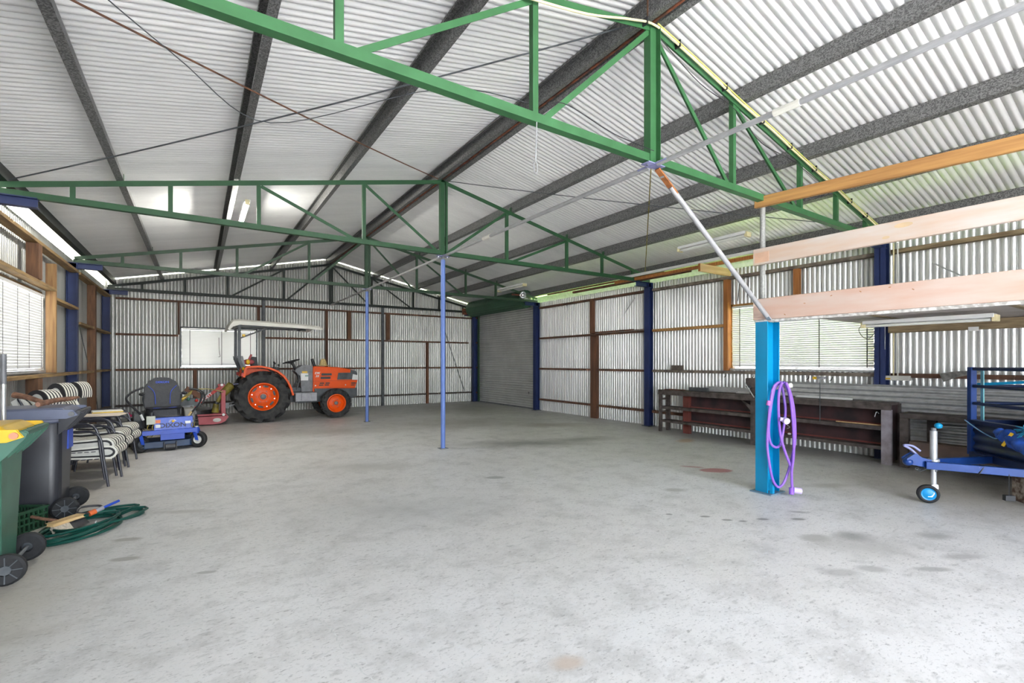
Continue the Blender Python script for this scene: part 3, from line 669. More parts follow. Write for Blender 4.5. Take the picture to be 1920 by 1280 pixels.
# rear fenders
for y in (-.50, .50):
    arc = [(-.44, 1.10), (-.41, 1.30), (-.36, 1.36), (-.06, 1.37), (.12, 1.33), (.31, 1.25), (.45, 1.13), (.55, .98), (.62, .82), (.67, .64)]
    b = B(); o_ = [(x, y-.17, z) for x, z in arc]; i_ = [(x, y-.17, z-.028 if x < .3 else z) for x, z in arc]
    i_ = []
    for k, (x, z) in enumerate(arc):
        a = V(arc[min(k+1, len(arc)-1)])-V(arc[max(k-1, 0)]); n_ = V((a.y, -a.x)).normalized()*.045; i_.append((x+n_.x, y-.17, z+n_.y))
    for k in range(len(arc)-1): b.prism([o_[k], o_[k+1], i_[k+1], i_[k]], (0, .34, 0))
    obj('fender', b, orange, tr)
# inner fender panels
for y in (-.30, .30): obj('fender_side', B().prism([(-.36, y, 1.32), (.12, y, 1.28), (.42, y, 1.0), (.55, y, .7), (.3, y, .62), (-.4, y, .9)], (0, .02, 0)), orange, tr)
obj('tail_lamp', B().b2(-.475, -.43, -.66, -.50, 1.12, 1.20), redb, tr, bevel=.006)
obj('tail_lamp', B().b2(-.475, -.43, .50, .66, 1.12, 1.20), redb, tr, bevel=.006)
obj('work_lamp', B().ell((-.42, -.56, 1.30), (.035, .045, .045)), yellow, tr)
# transmission, engine block, frame
b = B(); b.prism([(-.25, -.2, .50), (.9, -.16, .42), (.9, -.16, .78), (-.25, -.2, .88)], (0, .36, 0)); b.cyl((0, -.42, .62), (0, .42, .62), .09, 14)
obj('transmission', b, dgrey, tr, bevel=.01)
b = B(); b.prism([(.86, -.15, .40), (1.45, -.15, .42), (2.25, -.15, .48), (2.27, -.15, .74), (.86, -.15, .76)], (0, .30, 0)); b.cyl((1.71, -.42, .38), (1.71, .42, .38), .06, 12)
obj('engine_frame', b, dgrey, tr, bevel=.012)
obj('front_side_skirt', B().prism([(1.24, -.27, .70), (1.30, -.27, .58), (1.5, -.27, .56), (2.26, -.27, .56), (2.28, -.27, .75), (1.24, -.27, .76)], (0, .54, 0)), dgrey, tr, bevel=.008)
obj('bumper', B().prism([(2.10, -.22, .50), (2.33, -.22, .53), (2.33, -.22, .74), (2.10, -.22, .74)], (0, .44, 0)), dgrey, tr, bevel=.01)
# hood
hp = [(1.19, .76), (2.28, .735), (2.31, .86), (2.345, .94), (2.34, 1.02), (2.325, 1.15), (2.29, 1.215), (2.2, 1.25), (1.80, 1.325), (1.24, 1.345), (1.19, 1.33)]
b = B(); ring = []
for y, k in ((-.27, .965), (-.255, 1.0), (.255, 1.0), (.27, .965)):
    ring.append([(1.75+(x-1.75)*(.985 if k < 1 else 1), y, .80+(z-.80)*k) for x, z in hp])
n_ = len(hp); b.v = [p for r_ in ring for p in r_]
b.f = [tuple(range(n_)), tuple(range(4*n_-1, 3*n_-1, -1))]+[(r_*n_+i, r_*n_+(i+1) % n_, (r_+1)*n_+(i+1) % n_, (r_+1)*n_+i) for r_ in range(3) for i in range(n_)]
hood = obj('hood', b, orange, tr)
obj('hood_rear_leg', B().b2(1.185, 1.225, -.27, .27, .64, .8), orange, tr)
ys = -.274
def plate(nm, x0, x1, z0, z1, m, th=.006, parent=None): return obj(nm, B().b2(x0, x1, ys-th, ys+.01, z0, z1), m, parent or hood, bevel=.002)
obj('side_grille', B().prism([(1.80, ys-.006, .985), (2.335, ys-.006, .985), (2.325, ys-.006, 1.17), (1.83, ys-.006, 1.17)], (0, .02, 0)), dgrey, hood)
for k in range(6): plate('grille_slot', 1.86, 2.06, 1.005+k*.026, 1.017+k*.026, blackp, .009)
obj('headlamp', B().prism([(2.20, ys-.01, .985), (2.345, ys-.01, .975), (2.335, ys-.01, 1.09), (2.22, ys-.01, 1.12)], (0, .09, 0)), white, hood, bevel=.008)
obj('headlamp', B().prism([(2.20, .19, .985), (2.345, .19, .975), (2.335, .19, 1.09), (2.22, .19, 1.12)], (0, .09, 0)), white, hood, bevel=.008)
obj('nose_grille', B().prism([(2.30, -.16, .97), (2.35, -.16, .97), (2.335, -.16, 1.15), (2.29, -.16, 1.15)], (0, .32, 0)), dgrey, hood)
obj('nose_panel', B().prism([(2.335, -.2, 1.13), (2.30, -.2, 1.215), (2.15, -.2, 1.25), (2.15, -.2, 1.17)], (0, -.077, 0)), dgrey, hood)
for x0, x1, z0, z1 in ((1.40, 1.66, 1.10, 1.16), (1.38, 1.63, 1.01, 1.07), (1.36, 1.47, .885, .915), (1.50, 1.61, .885, .915), (1.34, 1.45, .835, .865), (1.48, 1.59, .835, .865), (2.17, 2.29, .87, .90), (2.16, 2.27, .82, .845)):
    plate('vent_slot', x0, x1, z0, z1, blackp, .003)
for x in (1.25, 2.02): obj('latch', B().cyl((x, ys-.01, .84), (x, ys+.01, .84), .016, 8), white, hood)
obj('seam', B().b2(1.20, 2.32, ys-.003, ys+.01, .955, .962), mat('dark_orange_seam', (.45, .05, .01), .5), hood)  # darker orange strip along the hood seam
text('lettering', 'DK', .075, white, hood, (1.295, ys-.004, 1.165), (R(90), 0, 0), .002, .25, .002, 1.25)
text('lettering', '35', .075, white, hood, (1.29, ys-.004, 1.085), (R(90), 0, 0), .002, .25, .002, 1.25)
# dash tower, pedals, steering
obj('dash_cowl', B().prism([(.93, -.24, .69), (1.18, -.24, .69), (1.185, -.24, 1.33), (1.10, -.24, 1.37), (.95, -.24, 1.36), (.80, -.24, 1.27), (.78, -.24, 1.22), (.90, -.24, 1.1)], (0, .48, 0)), mgrey, tr, bevel=.012)
obj('warning_sticker', B().b2(.93, 1.06, -.25, -.238, 1.17, 1.22), yellow, tr); obj('info_sticker', B().b2(.90, 1.08, -.25, -.238, .98, 1.165), white, tr); obj('info_sticker', B().b2(1.0, 1.08, -.252, -.238, 1.08, 1.12), gbinl, tr)
obj('steering_column', B().cyl((1.0, 0, .85), (.74, 0, 1.44), .035, 10), blackp, tr)
c = V((.715, 0, 1.475)); ax = V((-.28, 0, 1)).normalized(); u_ = V((1, 0, .28)).normalized()
b = B(); b.tube([c+(u_*math.cos(t)+V((0, 1, 0))*math.sin(t))*.2 for t in [2*math.pi*i/28 for i in range(28)]], .015, 8, True)
for k in range(3):
    t = 2*math.pi*k/3+.5; b.cyl(c-ax*.05, c+(u_*math.cos(t)+V((0, 1, 0))*math.sin(t))*.195, .011, 6)
b.cyl(c-ax*.09, c+ax*.0, .035, 10); obj('steering_wheel', b, blackp, tr)
b = B()
for y in (-.2, .2, .12): b.tube(cat([(.92, y, 1.0), (.82, y, .86), (.84, y, .78)]), .014, 6); b.box((.83, y, .79), (.07, .06, .012))
obj('pedal', b, dgrey, tr)
obj('front_lever', B().tube(cat([(.80, -.27, .74), (.86, -.25, 1.0), (.80, -.22, 1.2), (.72, -.22, 1.24)]), .012, 6), dgrey, tr)
obj('platform', B().b2(.35, 1.2, -.48, .48, .665, .69), dgrey, tr)
st = obj('side_toolbox', B().b2(.72, 1.23, -.55, -.30, .46, .68), lgrey, tr, bevel=.008)
obj('lid', B().b2(.86, 1.10, -.562, -.548, .49, .66), lgrey, st, bevel=.004)
obj('side_toolbox', B().b2(.72, 1.23, .30, .55, .46, .68), lgrey, tr, bevel=.008)
# seat, levers, rollbar, canopy
b = B(); b.prism([(-.12, -.2, 1.18), (.33, -.2, 1.22), (.35, -.2, 1.30), (-.12, -.2, 1.26)], (0, .4, 0)); b.prism([(-.16, -.2, 1.22), (-.09, -.2, 1.22), (-.12, -.2, 1.55), (-.20, -.2, 1.56)], (0, .4, 0)); b.b2(-.05, .25, -.12, .12, .85, 1.2)
obj('seat', b, blackf, tr, bevel=.03)
b = B()
for x, y, h_ in ((.24, -.27, 1.42), (.33, -.25, 1.38), (.30, .26, 1.45)): b.cyl((x, y, .9), (x+.05, y, h_), .009, 6); b.ell((x+.05, y, h_), (.022, .022, .028), 8, 6)
obj('control_lever', b, blackp, tr)
for y in (-.49, .49):
    b = B(); b.beam((-.40, y, 1.22), (-.52, y, 1.56), .07, .09, (0, 1, 0)); b.beam((-.50, y, 1.50), (-.50, y, 2.36), .06, .11, (0, 1, 0))
    rb = obj('rollbar_post', b, dgrey, tr, bevel=.006); obj('hinge_plate', B().prism([(-.56, y-.04, 1.60), (-.43, y-.04, 1.60), (-.36, y-.04, 1.28), (-.46, y-.04, 1.28)], (0, .08, 0)), mgrey, rb)
    obj('canopy_strut', B().cyl((-.45, y, 2.04), (.20, y, 2.34), .017, 8), mgrey, tr)
obj('rollbar_top', B().b2(-.555, -.445, -.52, .52, 2.28, 2.36), dgrey, tr, bevel=.006)
obj('amber_lamp', B().b2(-.44, -.38, -.53, -.45, 2.06, 2.12), yellow, tr, bevel=.008)
# canopy shell
cp = [(-.74, 2.27), (-.70, 2.36), (-.63, 2.46), (-.5, 2.475), (.9, 2.42), (1.28, 2.38), (1.36, 2.345), (1.34, 2.325), (.9, 2.35), (-.5, 2.385), (-.64, 2.33), (-.70, 2.26)]
b = B(); n_ = len(cp); rr = []
for y, dz, k in ((-.60, -.05, 1), (-.56, -.01, 1), (-.40, .0, 1), (.40, .0, 1), (.56, -.01, 1), (.60, -.05, 1)): rr.append([(x, y, z+dz) for x, z in cp])
b.v = [p for q in rr for p in q]; b.f = [tuple(range(n_)), tuple(range(6*n_-1, 5*n_-1, -1))]+[(r_*n_+i, r_*n_+(i+1) % n_, (r_+1)*n_+(i+1) % n_, (r_+1)*n_+i) for r_ in range(5) for i in range(n_)]
obj('canopy', b, cream, tr, ang=25)
obj('canopy_frame', B().b2(-.45, 1.15, -.42, -.38, 2.30, 2.34).b2(-.45, 1.15, .38, .42, 2.30, 2.34).b2(.95, 1.0, -.42, .42, 2.29, 2.33), dgrey, tr)
obj('front_canopy_bracket', B().cyl((1.18, -.42, 2.30), (1.02, -.42, 2.18), .012, 6), white, tr)
obj('exhaust_stack', B().cyl((1.27, -.17, 1.30), (1.18, -.17, 1.54), .035, 12), blackp, tr)
# linkage at the rear
for s_ in (-1, 1): obj('lower_link', B().beam((-.1, s_*.30, .55), (-.70, s_*.36, .42), .05, .03), mgrey, tr)
obj('top_link', B().cyl((-.2, -.05, .95), (-.74, -.02, .90), .014, 8), purp, tr)
# bags and straw hat on the tractor
t = thing('cushion_bundle', 'red and amber bundled strap and lamp resting behind the tractor seat', 'bundle', (1.02, 13.05, 1.40)); t.name = 'strap_bundle'
obj('strap_roll', B().ell((0, 0, .06), (.13, .10, .065)), redp, t); obj('amber_ball', B().ell((-.02, -.10, .06), (.045, .03, .06)), yellow, t); obj('red_roll', B().ell((-.13, -.03, .05), (.05, .07, .055)), redb, t)
obj('handle', B().cyl((.0, -.02, .10), (.06, -.02, .24), .024, 8), redp, t)
t = thing('straw_hat', 'pale straw hat with tall crown sitting on the orange tractor hood', 'hat', (2.80, 13.40, 1.345))
obj('brim', B().lathe([(.06, .01), (.13, .004), (.19, .012), (.21, .022), (.205, .028), (.13, .016), (.085, .03)], (0, 0, -.002), 'z', 28), straw, t)
obj('crown', B().lathe([(.10, .012), (.095, .05), (.08, .12), (.055, .18), (.03, .20), (.001, .195)], (0, 0, 0), 'z', 24), straw, t)

# ============================================================ SLASHER behind the tractor
sl = thing('slasher', 'faded red slasher deck with leaning drawbar arm hitched behind the tractor', 'mower', (.0, 13.45, 0), .0)
dk = [(-.95, .03), (.30, .0), (.45, .012), (.54, .06), (.60, .15), (.59, .175), (.57, .20), (-.95, .20)]
for y in (-.52, .60): obj('side_skirt', B().prism([(x, y, z+.02) for x, z in dk], (0, .02, 0)), redp, sl)
obj('deck', B().b2(-.95, .57, -.52, .62, .20, .235), redp, sl, bevel=.004)
obj('deck_edge', B().b2(-.95, .55, -.545, -.50, .225, .262), redp, sl, bevel=.004)
obj('bare_patch', B().lathe([(.001, 0), (.07, 0), (.075, .002)], (0, 0, 0), 'y', 14).xf(M.Translation((.37, -.526, .115)) @ M.Diagonal((1.1, 1, .62, 1))), offw, sl)
obj('mast', B().beam((.50, -.46, .22), (.50, -.42, .80), .03, .085, (1, 0, 0)), redp, sl, bevel=.004); obj('mast', B().beam((.50, .50, .22), (.50, .05, .90), .03, .07, (1, 0, 0)), redp, sl)
obj('mast_head', B().b2(.40, .54, -.12, .06, .74, .93), redp, sl, bevel=.01); obj('pin', B().cyl((.48, -.16, .91), (.48, .1, .91), .03, 10), white, sl)
arm = obj('brace_arm', B().beam((.44, -.30, .86), (-.12, -.34, .40), .035, .065), redb, sl, bevel=.003)
an = math.atan2(.46, .56)
text('lettering', 'JARRETT', .085, white, arm, (.145, -.352, .622), (R(90), -an, 0), .002, .0, .002, 1.0)
obj('gearbox_cover', B().lathe([(.001, 0), (.42, 0), (.40, .10), (.28, .15), (.12, .17), (.001, .17)], (-.1, .05, .235), 'z', 24), blackp, sl)
b = B(); b.cyl((.34, -.25, .27), (.36, -.25, .48), .075, 14, .055); b.cyl((.36, -.25, .46), (.50, -.22, .70), .045, 12); b.cyl((.50, -.20, .70), (.66, -.1, .88), .085, 14, .10); b.cyl((.66, -.1, .88), (.70, -.08, .90), .10, 14, .05)
obj('shaft_guard', b, olive, sl); obj('guard_collar', B().cyl((.352, -.25, .47), (.375, -.25, .52), .062, 12), blackp, sl)
obj('deck_bolt', B().cyl((.50, -.56, .235), (.50, -.53, .235), .03, 10), white, sl)
obj('hitch_bracket', B().b2(.53, .62, -.42, -.38, .36, .50), mgrey, sl, bevel=.006)

# lath and old push mower behind the blue ride-on
t = thing('wooden_lath', 'long pale yellow wooden lath balanced across the slasher arm', 'lath', (.0, 12.3, .70))
obj('strip', B().tube(cat([(.0, -.45, .19), (.17, -.1, .175), (.35, .4, .12), (.53, .8, .03)]), [.012]*19, 5), mat('pale_yellow_lath', (.80, .70, .30), .7), t)
pm = thing('push_mower', 'cluttered grey and olive push mower with a curved black hose beside the ride-on seat', 'mower', (-.16, 11.9, 0), .1)
obj('housing', B().prism([(-.24, -.22, .16), (.06, -.22, .16), (.10, -.22, .42), (.05, -.22, .56), (-.20, -.22, .54), (-.26, -.22, .36)], (0, .45, 0)), mgrey, pm, bevel=.02)
obj('engine_cover', B().prism([(-.16, -.15, .56), (.16, -.15, .56), (.12, -.15, .68), (-.12, -.15, .66)], (0, .3, 0)), dgrey, pm, bevel=.02)
obj('guard_plate', B().prism([(-.30, -.24, .60), (-.22, -.24, .66), (.06, -.24, .90), (.02, -.24, .80), (-.12, -.24, .66)], (0, .03, 0)), olive, pm)
obj('guard_tip', B().prism([(-.22, -.27, .70), (-.04, -.27, .76), (-.10, -.27, .71), (-.2, -.27, .68)], (0, .03, 0)), yellow, pm)
obj('bracket_arm', B().beam((-.06, -.15, .92), (.20, -.15, .74), .06, .10), rustw, pm)
obj('bent_hose', B().tube(cat([(.02, -.26, .90), (.14, -.27, .89), (.24, -.27, .80), (.25, -.26, .70), (.20, -.25, .58)]), .018, 8), blackp, pm)
obj('cloth_heap', B().ell((-.14, 0, .76), (.12, .12, .06)), offw, pm)
for x, y in ((-.20, -.27), (.04, -.27), (-.20, .27), (.04, .27)): obj('wheel', B().lathe([(.03, -.03), (.10, -.03), (.11, 0), (.10, .03), (.03, .03)], (x, y, .11), 'y', 20, True), black, pm)
for y in (-.2, .2): obj('handle_bar', B().tube(cat([(-.24, y, .3), (-.3, y, .6), (-.2, y, .85)]), .013, 8), dgrey, pm)
obj('red_knob', B().ell((.11, -.28, .67), (.03, .03, .03)), redb, pm)
obj('fuel_cap', B().ell((-.02, -.22, .70), (.03, .03, .035)), gbin, pm)

# ============================================================ RIDE-ON MOWER (faces -y)
mw = thing('ride_on_mower', 'blue zero turn ride-on mower with a black high-backed seat', 'mower', (-.42, 9.62, 0), R(8)); mw.scale = (.885, .90, .955)
def tyre_prof(ro, ri, wd): h = wd/2; return [(ri, -h*.8), (ro*.8, -h), (ro*.95, -h*.75), (ro, -h*.3), (ro, h*.3), (ro*.95, h*.75), (ro*.8, h), (ri, h*.8)]
for x, a in ((-.44, R(28)), (.46, R(-32))):
    Mx = M.Translation((x+(.05 if x < 0 else .04), .05, .145)) @ M.Rotation(a+R(0), 4, 'Z')
    tw = obj('caster_tyre', B().lathe(tyre_prof(.145, .07, .11), (0, 0, 0), 'x' if False else 'y', 28, True).xf(Mx), black, mw)
    obj('caster_rim', B().lathe([(.072, -.05), (.062, -.045), (.05, -.02), (.03, -.03), (.001, -.035)], (0, 0, 0), 'y', 20).xf(Mx), offw if x > 0 else dgrey, tw)
    b = B()
    for sy in (-1, 1): b.prism([(-.025, sy*.068, 0), (.025, sy*.068, -.01), (-.02, sy*.068, .19), (-.075, sy*.068, .17)], (0, sy*.01, 0))
    b.xf(Mx); obj('caster_fork', b, dblue, mw, bevel=.002)
    b = B(); b.cyl((x, .02, .26), (x, .02, .37), .042, 14); obj('caster_socket', b, dblue, mw); obj('caster_cap', B().cyl((x, .02, .37), (x, .02, .385), .03, 12), offw, mw)
obj('front_beam', B().b2(-.44, .46, -.02, .05, .285, .36), dblue, mw, bevel=.004)
fp = obj('front_panel', B().prism([(-.19, .05, .345), (-.19, .09, .56), (-.19, .20, .56), (-.19, .20, .345)], (.60, 0, 0)), dblue, mw, bevel=.004)
text('lettering', 'DIXON', .105, mat('navy_print', (.01, .015, .08), .5), fp, (.095, .060, .425), (R(80), 0, 0), .002, 0, .003, 1.2)
b = B()
for k in range(9):
    a = R(200-k*24); b.beam((.09+.028*math.cos(a), .071, .495+.020*math.sin(a)), (.09+.058*math.cos(a), .074, .495+.042*math.sin(a)), .004, .008, (0, 1, 0))
obj('sun_emblem_rays', b, white, fp); obj('sun_emblem', B().ell((.10, .078, .492), (.026, .008, .02)), yellow, fp)
obj('orange_sticker', B().b2(-.185, -.095, .066, .085, .475, .53), mat('orange_sticker_print', (.85, .25, .10), .6), fp); obj('white_sticker', B().b2(-.17, -.095, .05, .08, .40, .45), white, fp); obj('white_sticker', B().b2(.285, .37, .05, .085, .44, .485), white, fp)
obj('lower_panel', B().b2(-.10, .27, -.005, .03, .185, .295), dblue, mw, bevel=.003)
obj('deck', B().prism([(-.34, .02, .06), (.36, .02, .06), (.50, .25, .06), (.48, .62, .06), (-.46, .62, .06), (-.48, .25, .06)], (0, 0, .11)), mat('deck_blue_black', (.02, .05, .12), .45), mw, bevel=.01)
obj('deck_roller', B().cyl((-.03, -.02, .07), (.12, -.02, .07), .05, 14), blackp, mw)
b = B(); b.b2(-.055, -.04, -.06, .04, .04, .15); b.b2(.13, .145, -.06, .04, .04, .15); obj('roller_bracket', b, blackp, mw)
obj('white_box', B().b2(-.30, -.17, .06, .14, .46, .60), mat('box_greywhite', (.62, .64, .55), .6), mw, bevel=.004); obj('black_cap', B().cyl((-.22, .12, .60), (-.22, .12, .66), .035, 12), blackp, mw)
for x in (-.27, -.2, .40, .44):
    obj('control_cable', B().tube(cat([(x, .04, .46), (x-.02, .02, .40), (x+.03, .05, .33), (x-.03, .1, .24)]), .006, 6), olive, mw)
obj('floor_pan', B().b2(-.20, .40, .20, .75, .36, .39), dgrey, mw, bevel=.005)
obj('seat_base', B().prism([(-.24, .38, .46), (-.24, .34, .52), (-.24, .95, .55), (-.24, .95, .44)], (.54, 0, 0)), mat('tan_seat_tray', (.35, .30, .24), .7), mw, bevel=.01)
b = B()
cush = [(-.25, .36), (-.22, .30), (.22, .30), (.25, .36), (.26, .72), (-.26, .72)]
b.prism([(x, y+.03, .545) for x, y in cush], (0, 0, .17)); sc_ = obj('seat_cushion', b, blackf, mw, bevel=.035)
def blob(pts, cc, sc): return [tuple(V(cc)+(V(p)-V(cc))*sc) for p in pts]
bk = [(-.235, .66), (-.262, .80), (-.268, .95), (-.245, 1.06), (-.19, 1.15), (-.10, 1.205), (0, 1.215), (.10, 1.205), (.19, 1.15), (.245, 1.06), (.268, .95), (.262, .80), (.235, .66)]
b = B(); b.prism([(x, .70+(z-.66)*.18, z) for x, z in bk], (0, .10, 0)); sb_ = obj('seat_back', b, blackf, mw, bevel=.03)
text('lettering', 'DIXON', .055, mat('blue_thread', (.05, .12, .75), .6), sb_, (0, .783, 1.155), (R(80), 0, 0), .002, 0, .001, 1.2)
for s_ in (-1, 1):
    obj('piping', B().tube(cat([(s_*.23, .762, 1.09), (s_*.16, .748, 1.02), (s_*.125, .733, .94), (s_*.115, .70, .76)]), .005, 6), MATS['blue_thread'], sb_)
    obj('piping', B().tube(cat([(s_*.06, .345, .712), (s_*.16, .35, .715), (s_*.235, .42, .70)]), .005, 6), MATS['blue_thread'], sc_)
    b = B(); b.tube(cat([(s_*.27, .80, .70), (s_*.30, .76, .84), (s_*.30, .68, .93)]), .016, 8); obj('armrest_bracket', b, dgrey, mw)
    obj('armrest', B().ell((s_*.335, .60, .955), (.045, .16, .03)), blackf, mw)
P0 = [(-.32, .24, .42), (-.36, .22, .60), (-.52, .12, .80), (-.585, .08, .92), (-.50, .10, 1.02), (-.34, .12, 1.09)]
obj('steering_lever', B().tube(cat(P0, 5), .017, 8), blackp, mw)
obj('steering_lever', B().tube(cat([(.36, .26, .50), (.42, .24, .62), (.53, .16, .78), (.56, .12, .94), (.50, .14, 1.02), (.36, .18, 1.05)], 5), .017, 8), blackp, mw)
obj('lever_sleeve', B().cyl((-.335, .225, .53), (-.375, .20, .63), .02, 8), white, mw); obj('lever_sleeve', B().cyl((.35, .24, .53), (.405, .22, .63), .018, 8), straw, mw)
for x in (-.42, .50):
    tw = obj('drive_tyre', B().lathe(tyre_prof(.25, .12, .22), (x, .98, .25), 'x', 32, True), black, mw)
    for k in range(26):
        a = 2*math.pi*k/26; obj('tread_block', B().box((x, .98+.252*math.cos(a), .25+.252*math.sin(a)), (.20, .03, .014), M.Rotation(a+math.pi/2, 3, 'X')), black, tw)
obj('side_pod', B().prism([(.33, .55, .34), (.33, .46, .50), (.33, .62, .66), (.33, .95, .66), (.33, .95, .34)], (.17, 0, 0)), mat('warm_grey_pod', (.22, .21, .20), .5), mw, bevel=.02)
hl = obj('side_lamp', B().b2(.375, .475, .435, .46, .40, .47), mgrey, mw, bevel=.006); obj('lens', B().b2(.385, .465, .428, .44, .41, .455), white, hl)
obj('side_pod', B().prism([(-.46, .55, .34), (-.46, .50, .50), (-.46, .62, .62), (-.46, .95, .62), (-.46, .95, .34)], (.16, 0, 0)), dgrey, mw, bevel=.02)
obj('engine', B().b2(-.28, .30, .95, 1.35, .30, .62), blackp, mw, bevel=.03)
obj('red_knob', B().cyl((-.52, .75, .58), (-.52, .75, .63), .02, 8), mat('pink_red_knob', (.65, .03, .12), .5), mw); obj('red_knob', B().cyl((-.49, .70, .56), (-.49, .70, .60), .018, 8), MATS['pink_red_knob'], mw)

# ============================================================ CHAIRS  (face +x)
def chair(label, loc):
    t = thing('patio_chair', label, 'chair', loc, 0, None)
    for s_ in (-1, 1):
        y = s_*.27
        sf = obj('side_frame', B().tube(cat([(.27, y, 0), (.23, y, .30), (.20, y, .55), (.13, y, .64), (.0, y, .655), (-.25, y, .64), (-.33, y, .58)], 5), .014, 8), mat('black_powdercoat', (.03, .03, .045), .35), t)
        obj('rear_leg', B().tube([(-.30, y*.94, 0), (-.24, y*.94, .40), (-.34, y*.94, .62), (-.46, y*.94, .90)], .0125, 8), MATS['black_powdercoat'], t)
    b = B()
    for x, z in ((.22, .36), (-.24, .34)): b.cyl((x, -.27, z), (x, .27, z), .011, 6)
    for s_ in (-1, 1): b.cyl((.22, s_*.22, .36), (-.24, s_*.22, .34), .011, 6)
    obj('seat_frame', b, MATS['black_powdercoat'], t)
    P2 = [(-.26, .46), (-.10, .445), (.10, .455), (.22, .465)]+[(.265+.068*math.cos(a), .395+.068*math.sin(a)) for a in [R(q) for q in (75, 50, 25, 0, -25, -50, -75)]]+[(.20, .335), (.0, .345), (-.26, .36)]
    b = B(); b.prism([(x, -.235, z) for x, z in P2], (0, .47, 0)); sc_ = obj('seat_cushion', b, stripem, t, bevel=.012, ang=60)
    q2 = [(x*.93+.012, .40+(z-.40)*.80) for x, z in P2]
    obj('cushion_side', B().prism([(x, -.238, z) for x, z in q2], (0, .476, 0)), blackp, sc_, bevel=.004)
    q3 = [(x*.84+.02, .40+(z-.40)*.46) for x, z in P2]
    obj('cushion_inset', B().prism([(x, -.241, z) for x, z in q3], (0, .482, 0)), offw, sc_, bevel=.004)
    for k in range(7): obj('seat_strap', B().b2(-.22+.06*k, -.18+.06*k, -.27, .27, .325, .332), MATS['black_powdercoat'], t)
    P3 = [(-.27, .48), (-.33, .64), (-.42, .86), (-.46, .93), (-.50, .95), (-.54, .92), (-.52, .86), (-.42, .60), (-.34, .44)]
    b = B(); b.prism([(x, -.215, z) for x, z in P3], (0, .43, 0)); obj('back_cushion', b, stripem, t, bevel=.02, ang=60)
    b = B(); b.tube(cat([(-.46, -.25, .90), (-.50, -.2, .97), (-.50, .2, .97), (-.46, .25, .90)], 4), .0125, 8); obj('back_rail', b, MATS['black_powdercoat'], t)
    return t
CH = {}
XC = -1.12
specs = [(XC+.015, 7.52, 0, 'striped cushion chair at the bottom of the stack nearest the bins'), (XC-.01, 7.54, .085, 'striped cushion chair on top of the stack nearest the bins'),
 (XC+.02, 8.16, 0, 'striped cushion chair at the bottom of the middle stack'), (XC, 8.18, .095, 'striped cushion chair on top of the middle stack under the folded cloth'),
 (XC+.05, 8.80, 0, 'striped cushion chair at the bottom of the stack nearest the blue mower'), (XC+.03, 8.82, .10, 'striped cushion chair on top of the stack nearest the blue mower')]
c0 = chair(specs[0][3], (specs[0][0], specs[0][1], 0)); c0.rotation_euler = (0, 0, R(-7)); c0['group'] = 'stacked striped patio chairs'
for x, y, z, lb in specs[1:]: dup(c0, (x, y, z), R(-7+random.uniform(-2, 2)), lb)
# spare striped cushions rolled on top of the chair backs
def roll_cushion(label, loc, rz, s_):
    t = thing('rolled_cushion', label, 'cushion', loc, rz, 'rolled striped cushions above the bins')
    b = B(); pts = []
    for k in range(15):
        a = math.pi*(1.12-k/14*1.24); pts.append((.15*s_*math.cos(a), (.16 if s_ > .75 else .23)*s_*math.sin(a)))
    outer = [(x*1, z) for x, z in pts]; inner = [(x*.60, z*.66) for x, z in pts]
    for k in range(14): b.prism([(outer[k][0], -.10, outer[k][1]), (outer[k+1][0], -.10, outer[k+1][1]), (inner[k+1][0], -.10, inner[k+1][1]), (inner[k][0], -.10, inner[k][1])], (0, .20, 0))
    obj('padding', b, stripe2, t, ang=50); b = B(); b.v = []; b.prism([(inner[k][0], -.095, inner[k][1]) for k in range(15)], (0, .19, 0)); obj('lining', b, offw, t)
    return t
roll_cushion('large striped rolled cushion leaning nearest the dark bin lid', (-1.49, 7.62, 1.00), R(-30), .82)
roll_cushion('striped rolled cushion between the other two behind the dark bin', (-1.43, 8.12, 1.02), R(-26), .74)
roll_cushion('upright striped cushion loop with a white lining nearest the blue column', (-1.35, 8.62, 1.03), R(-24), .68)
t = thing('paper_packet', 'yellow and white paper packet lying on the stacked chairs', 'packet', (-1.03, 8.45, .762), R(12))
obj('packet_body', B().b2(-.16, .16, -.10, .10, 0, .035), offw, t, bevel=.006); obj('yellow_band', B().b2(-.161, .161, -.102, -.02, .006, .022), yellow, t)
t = thing('folded_cloth', 'cream folded cloth lying on the middle chair stack', 'cloth', (-1.04, 8.1, .755), R(-6))
obj('fold', B().prism([(-.22, -.1, 0), (.20, -.12, 0), (.24, -.09, .012), (.18, -.1, .024), (-.2, -.1, .02)], (0, .22, 0)), mat('cream_cloth', (.72, .60, .48), .9), t)

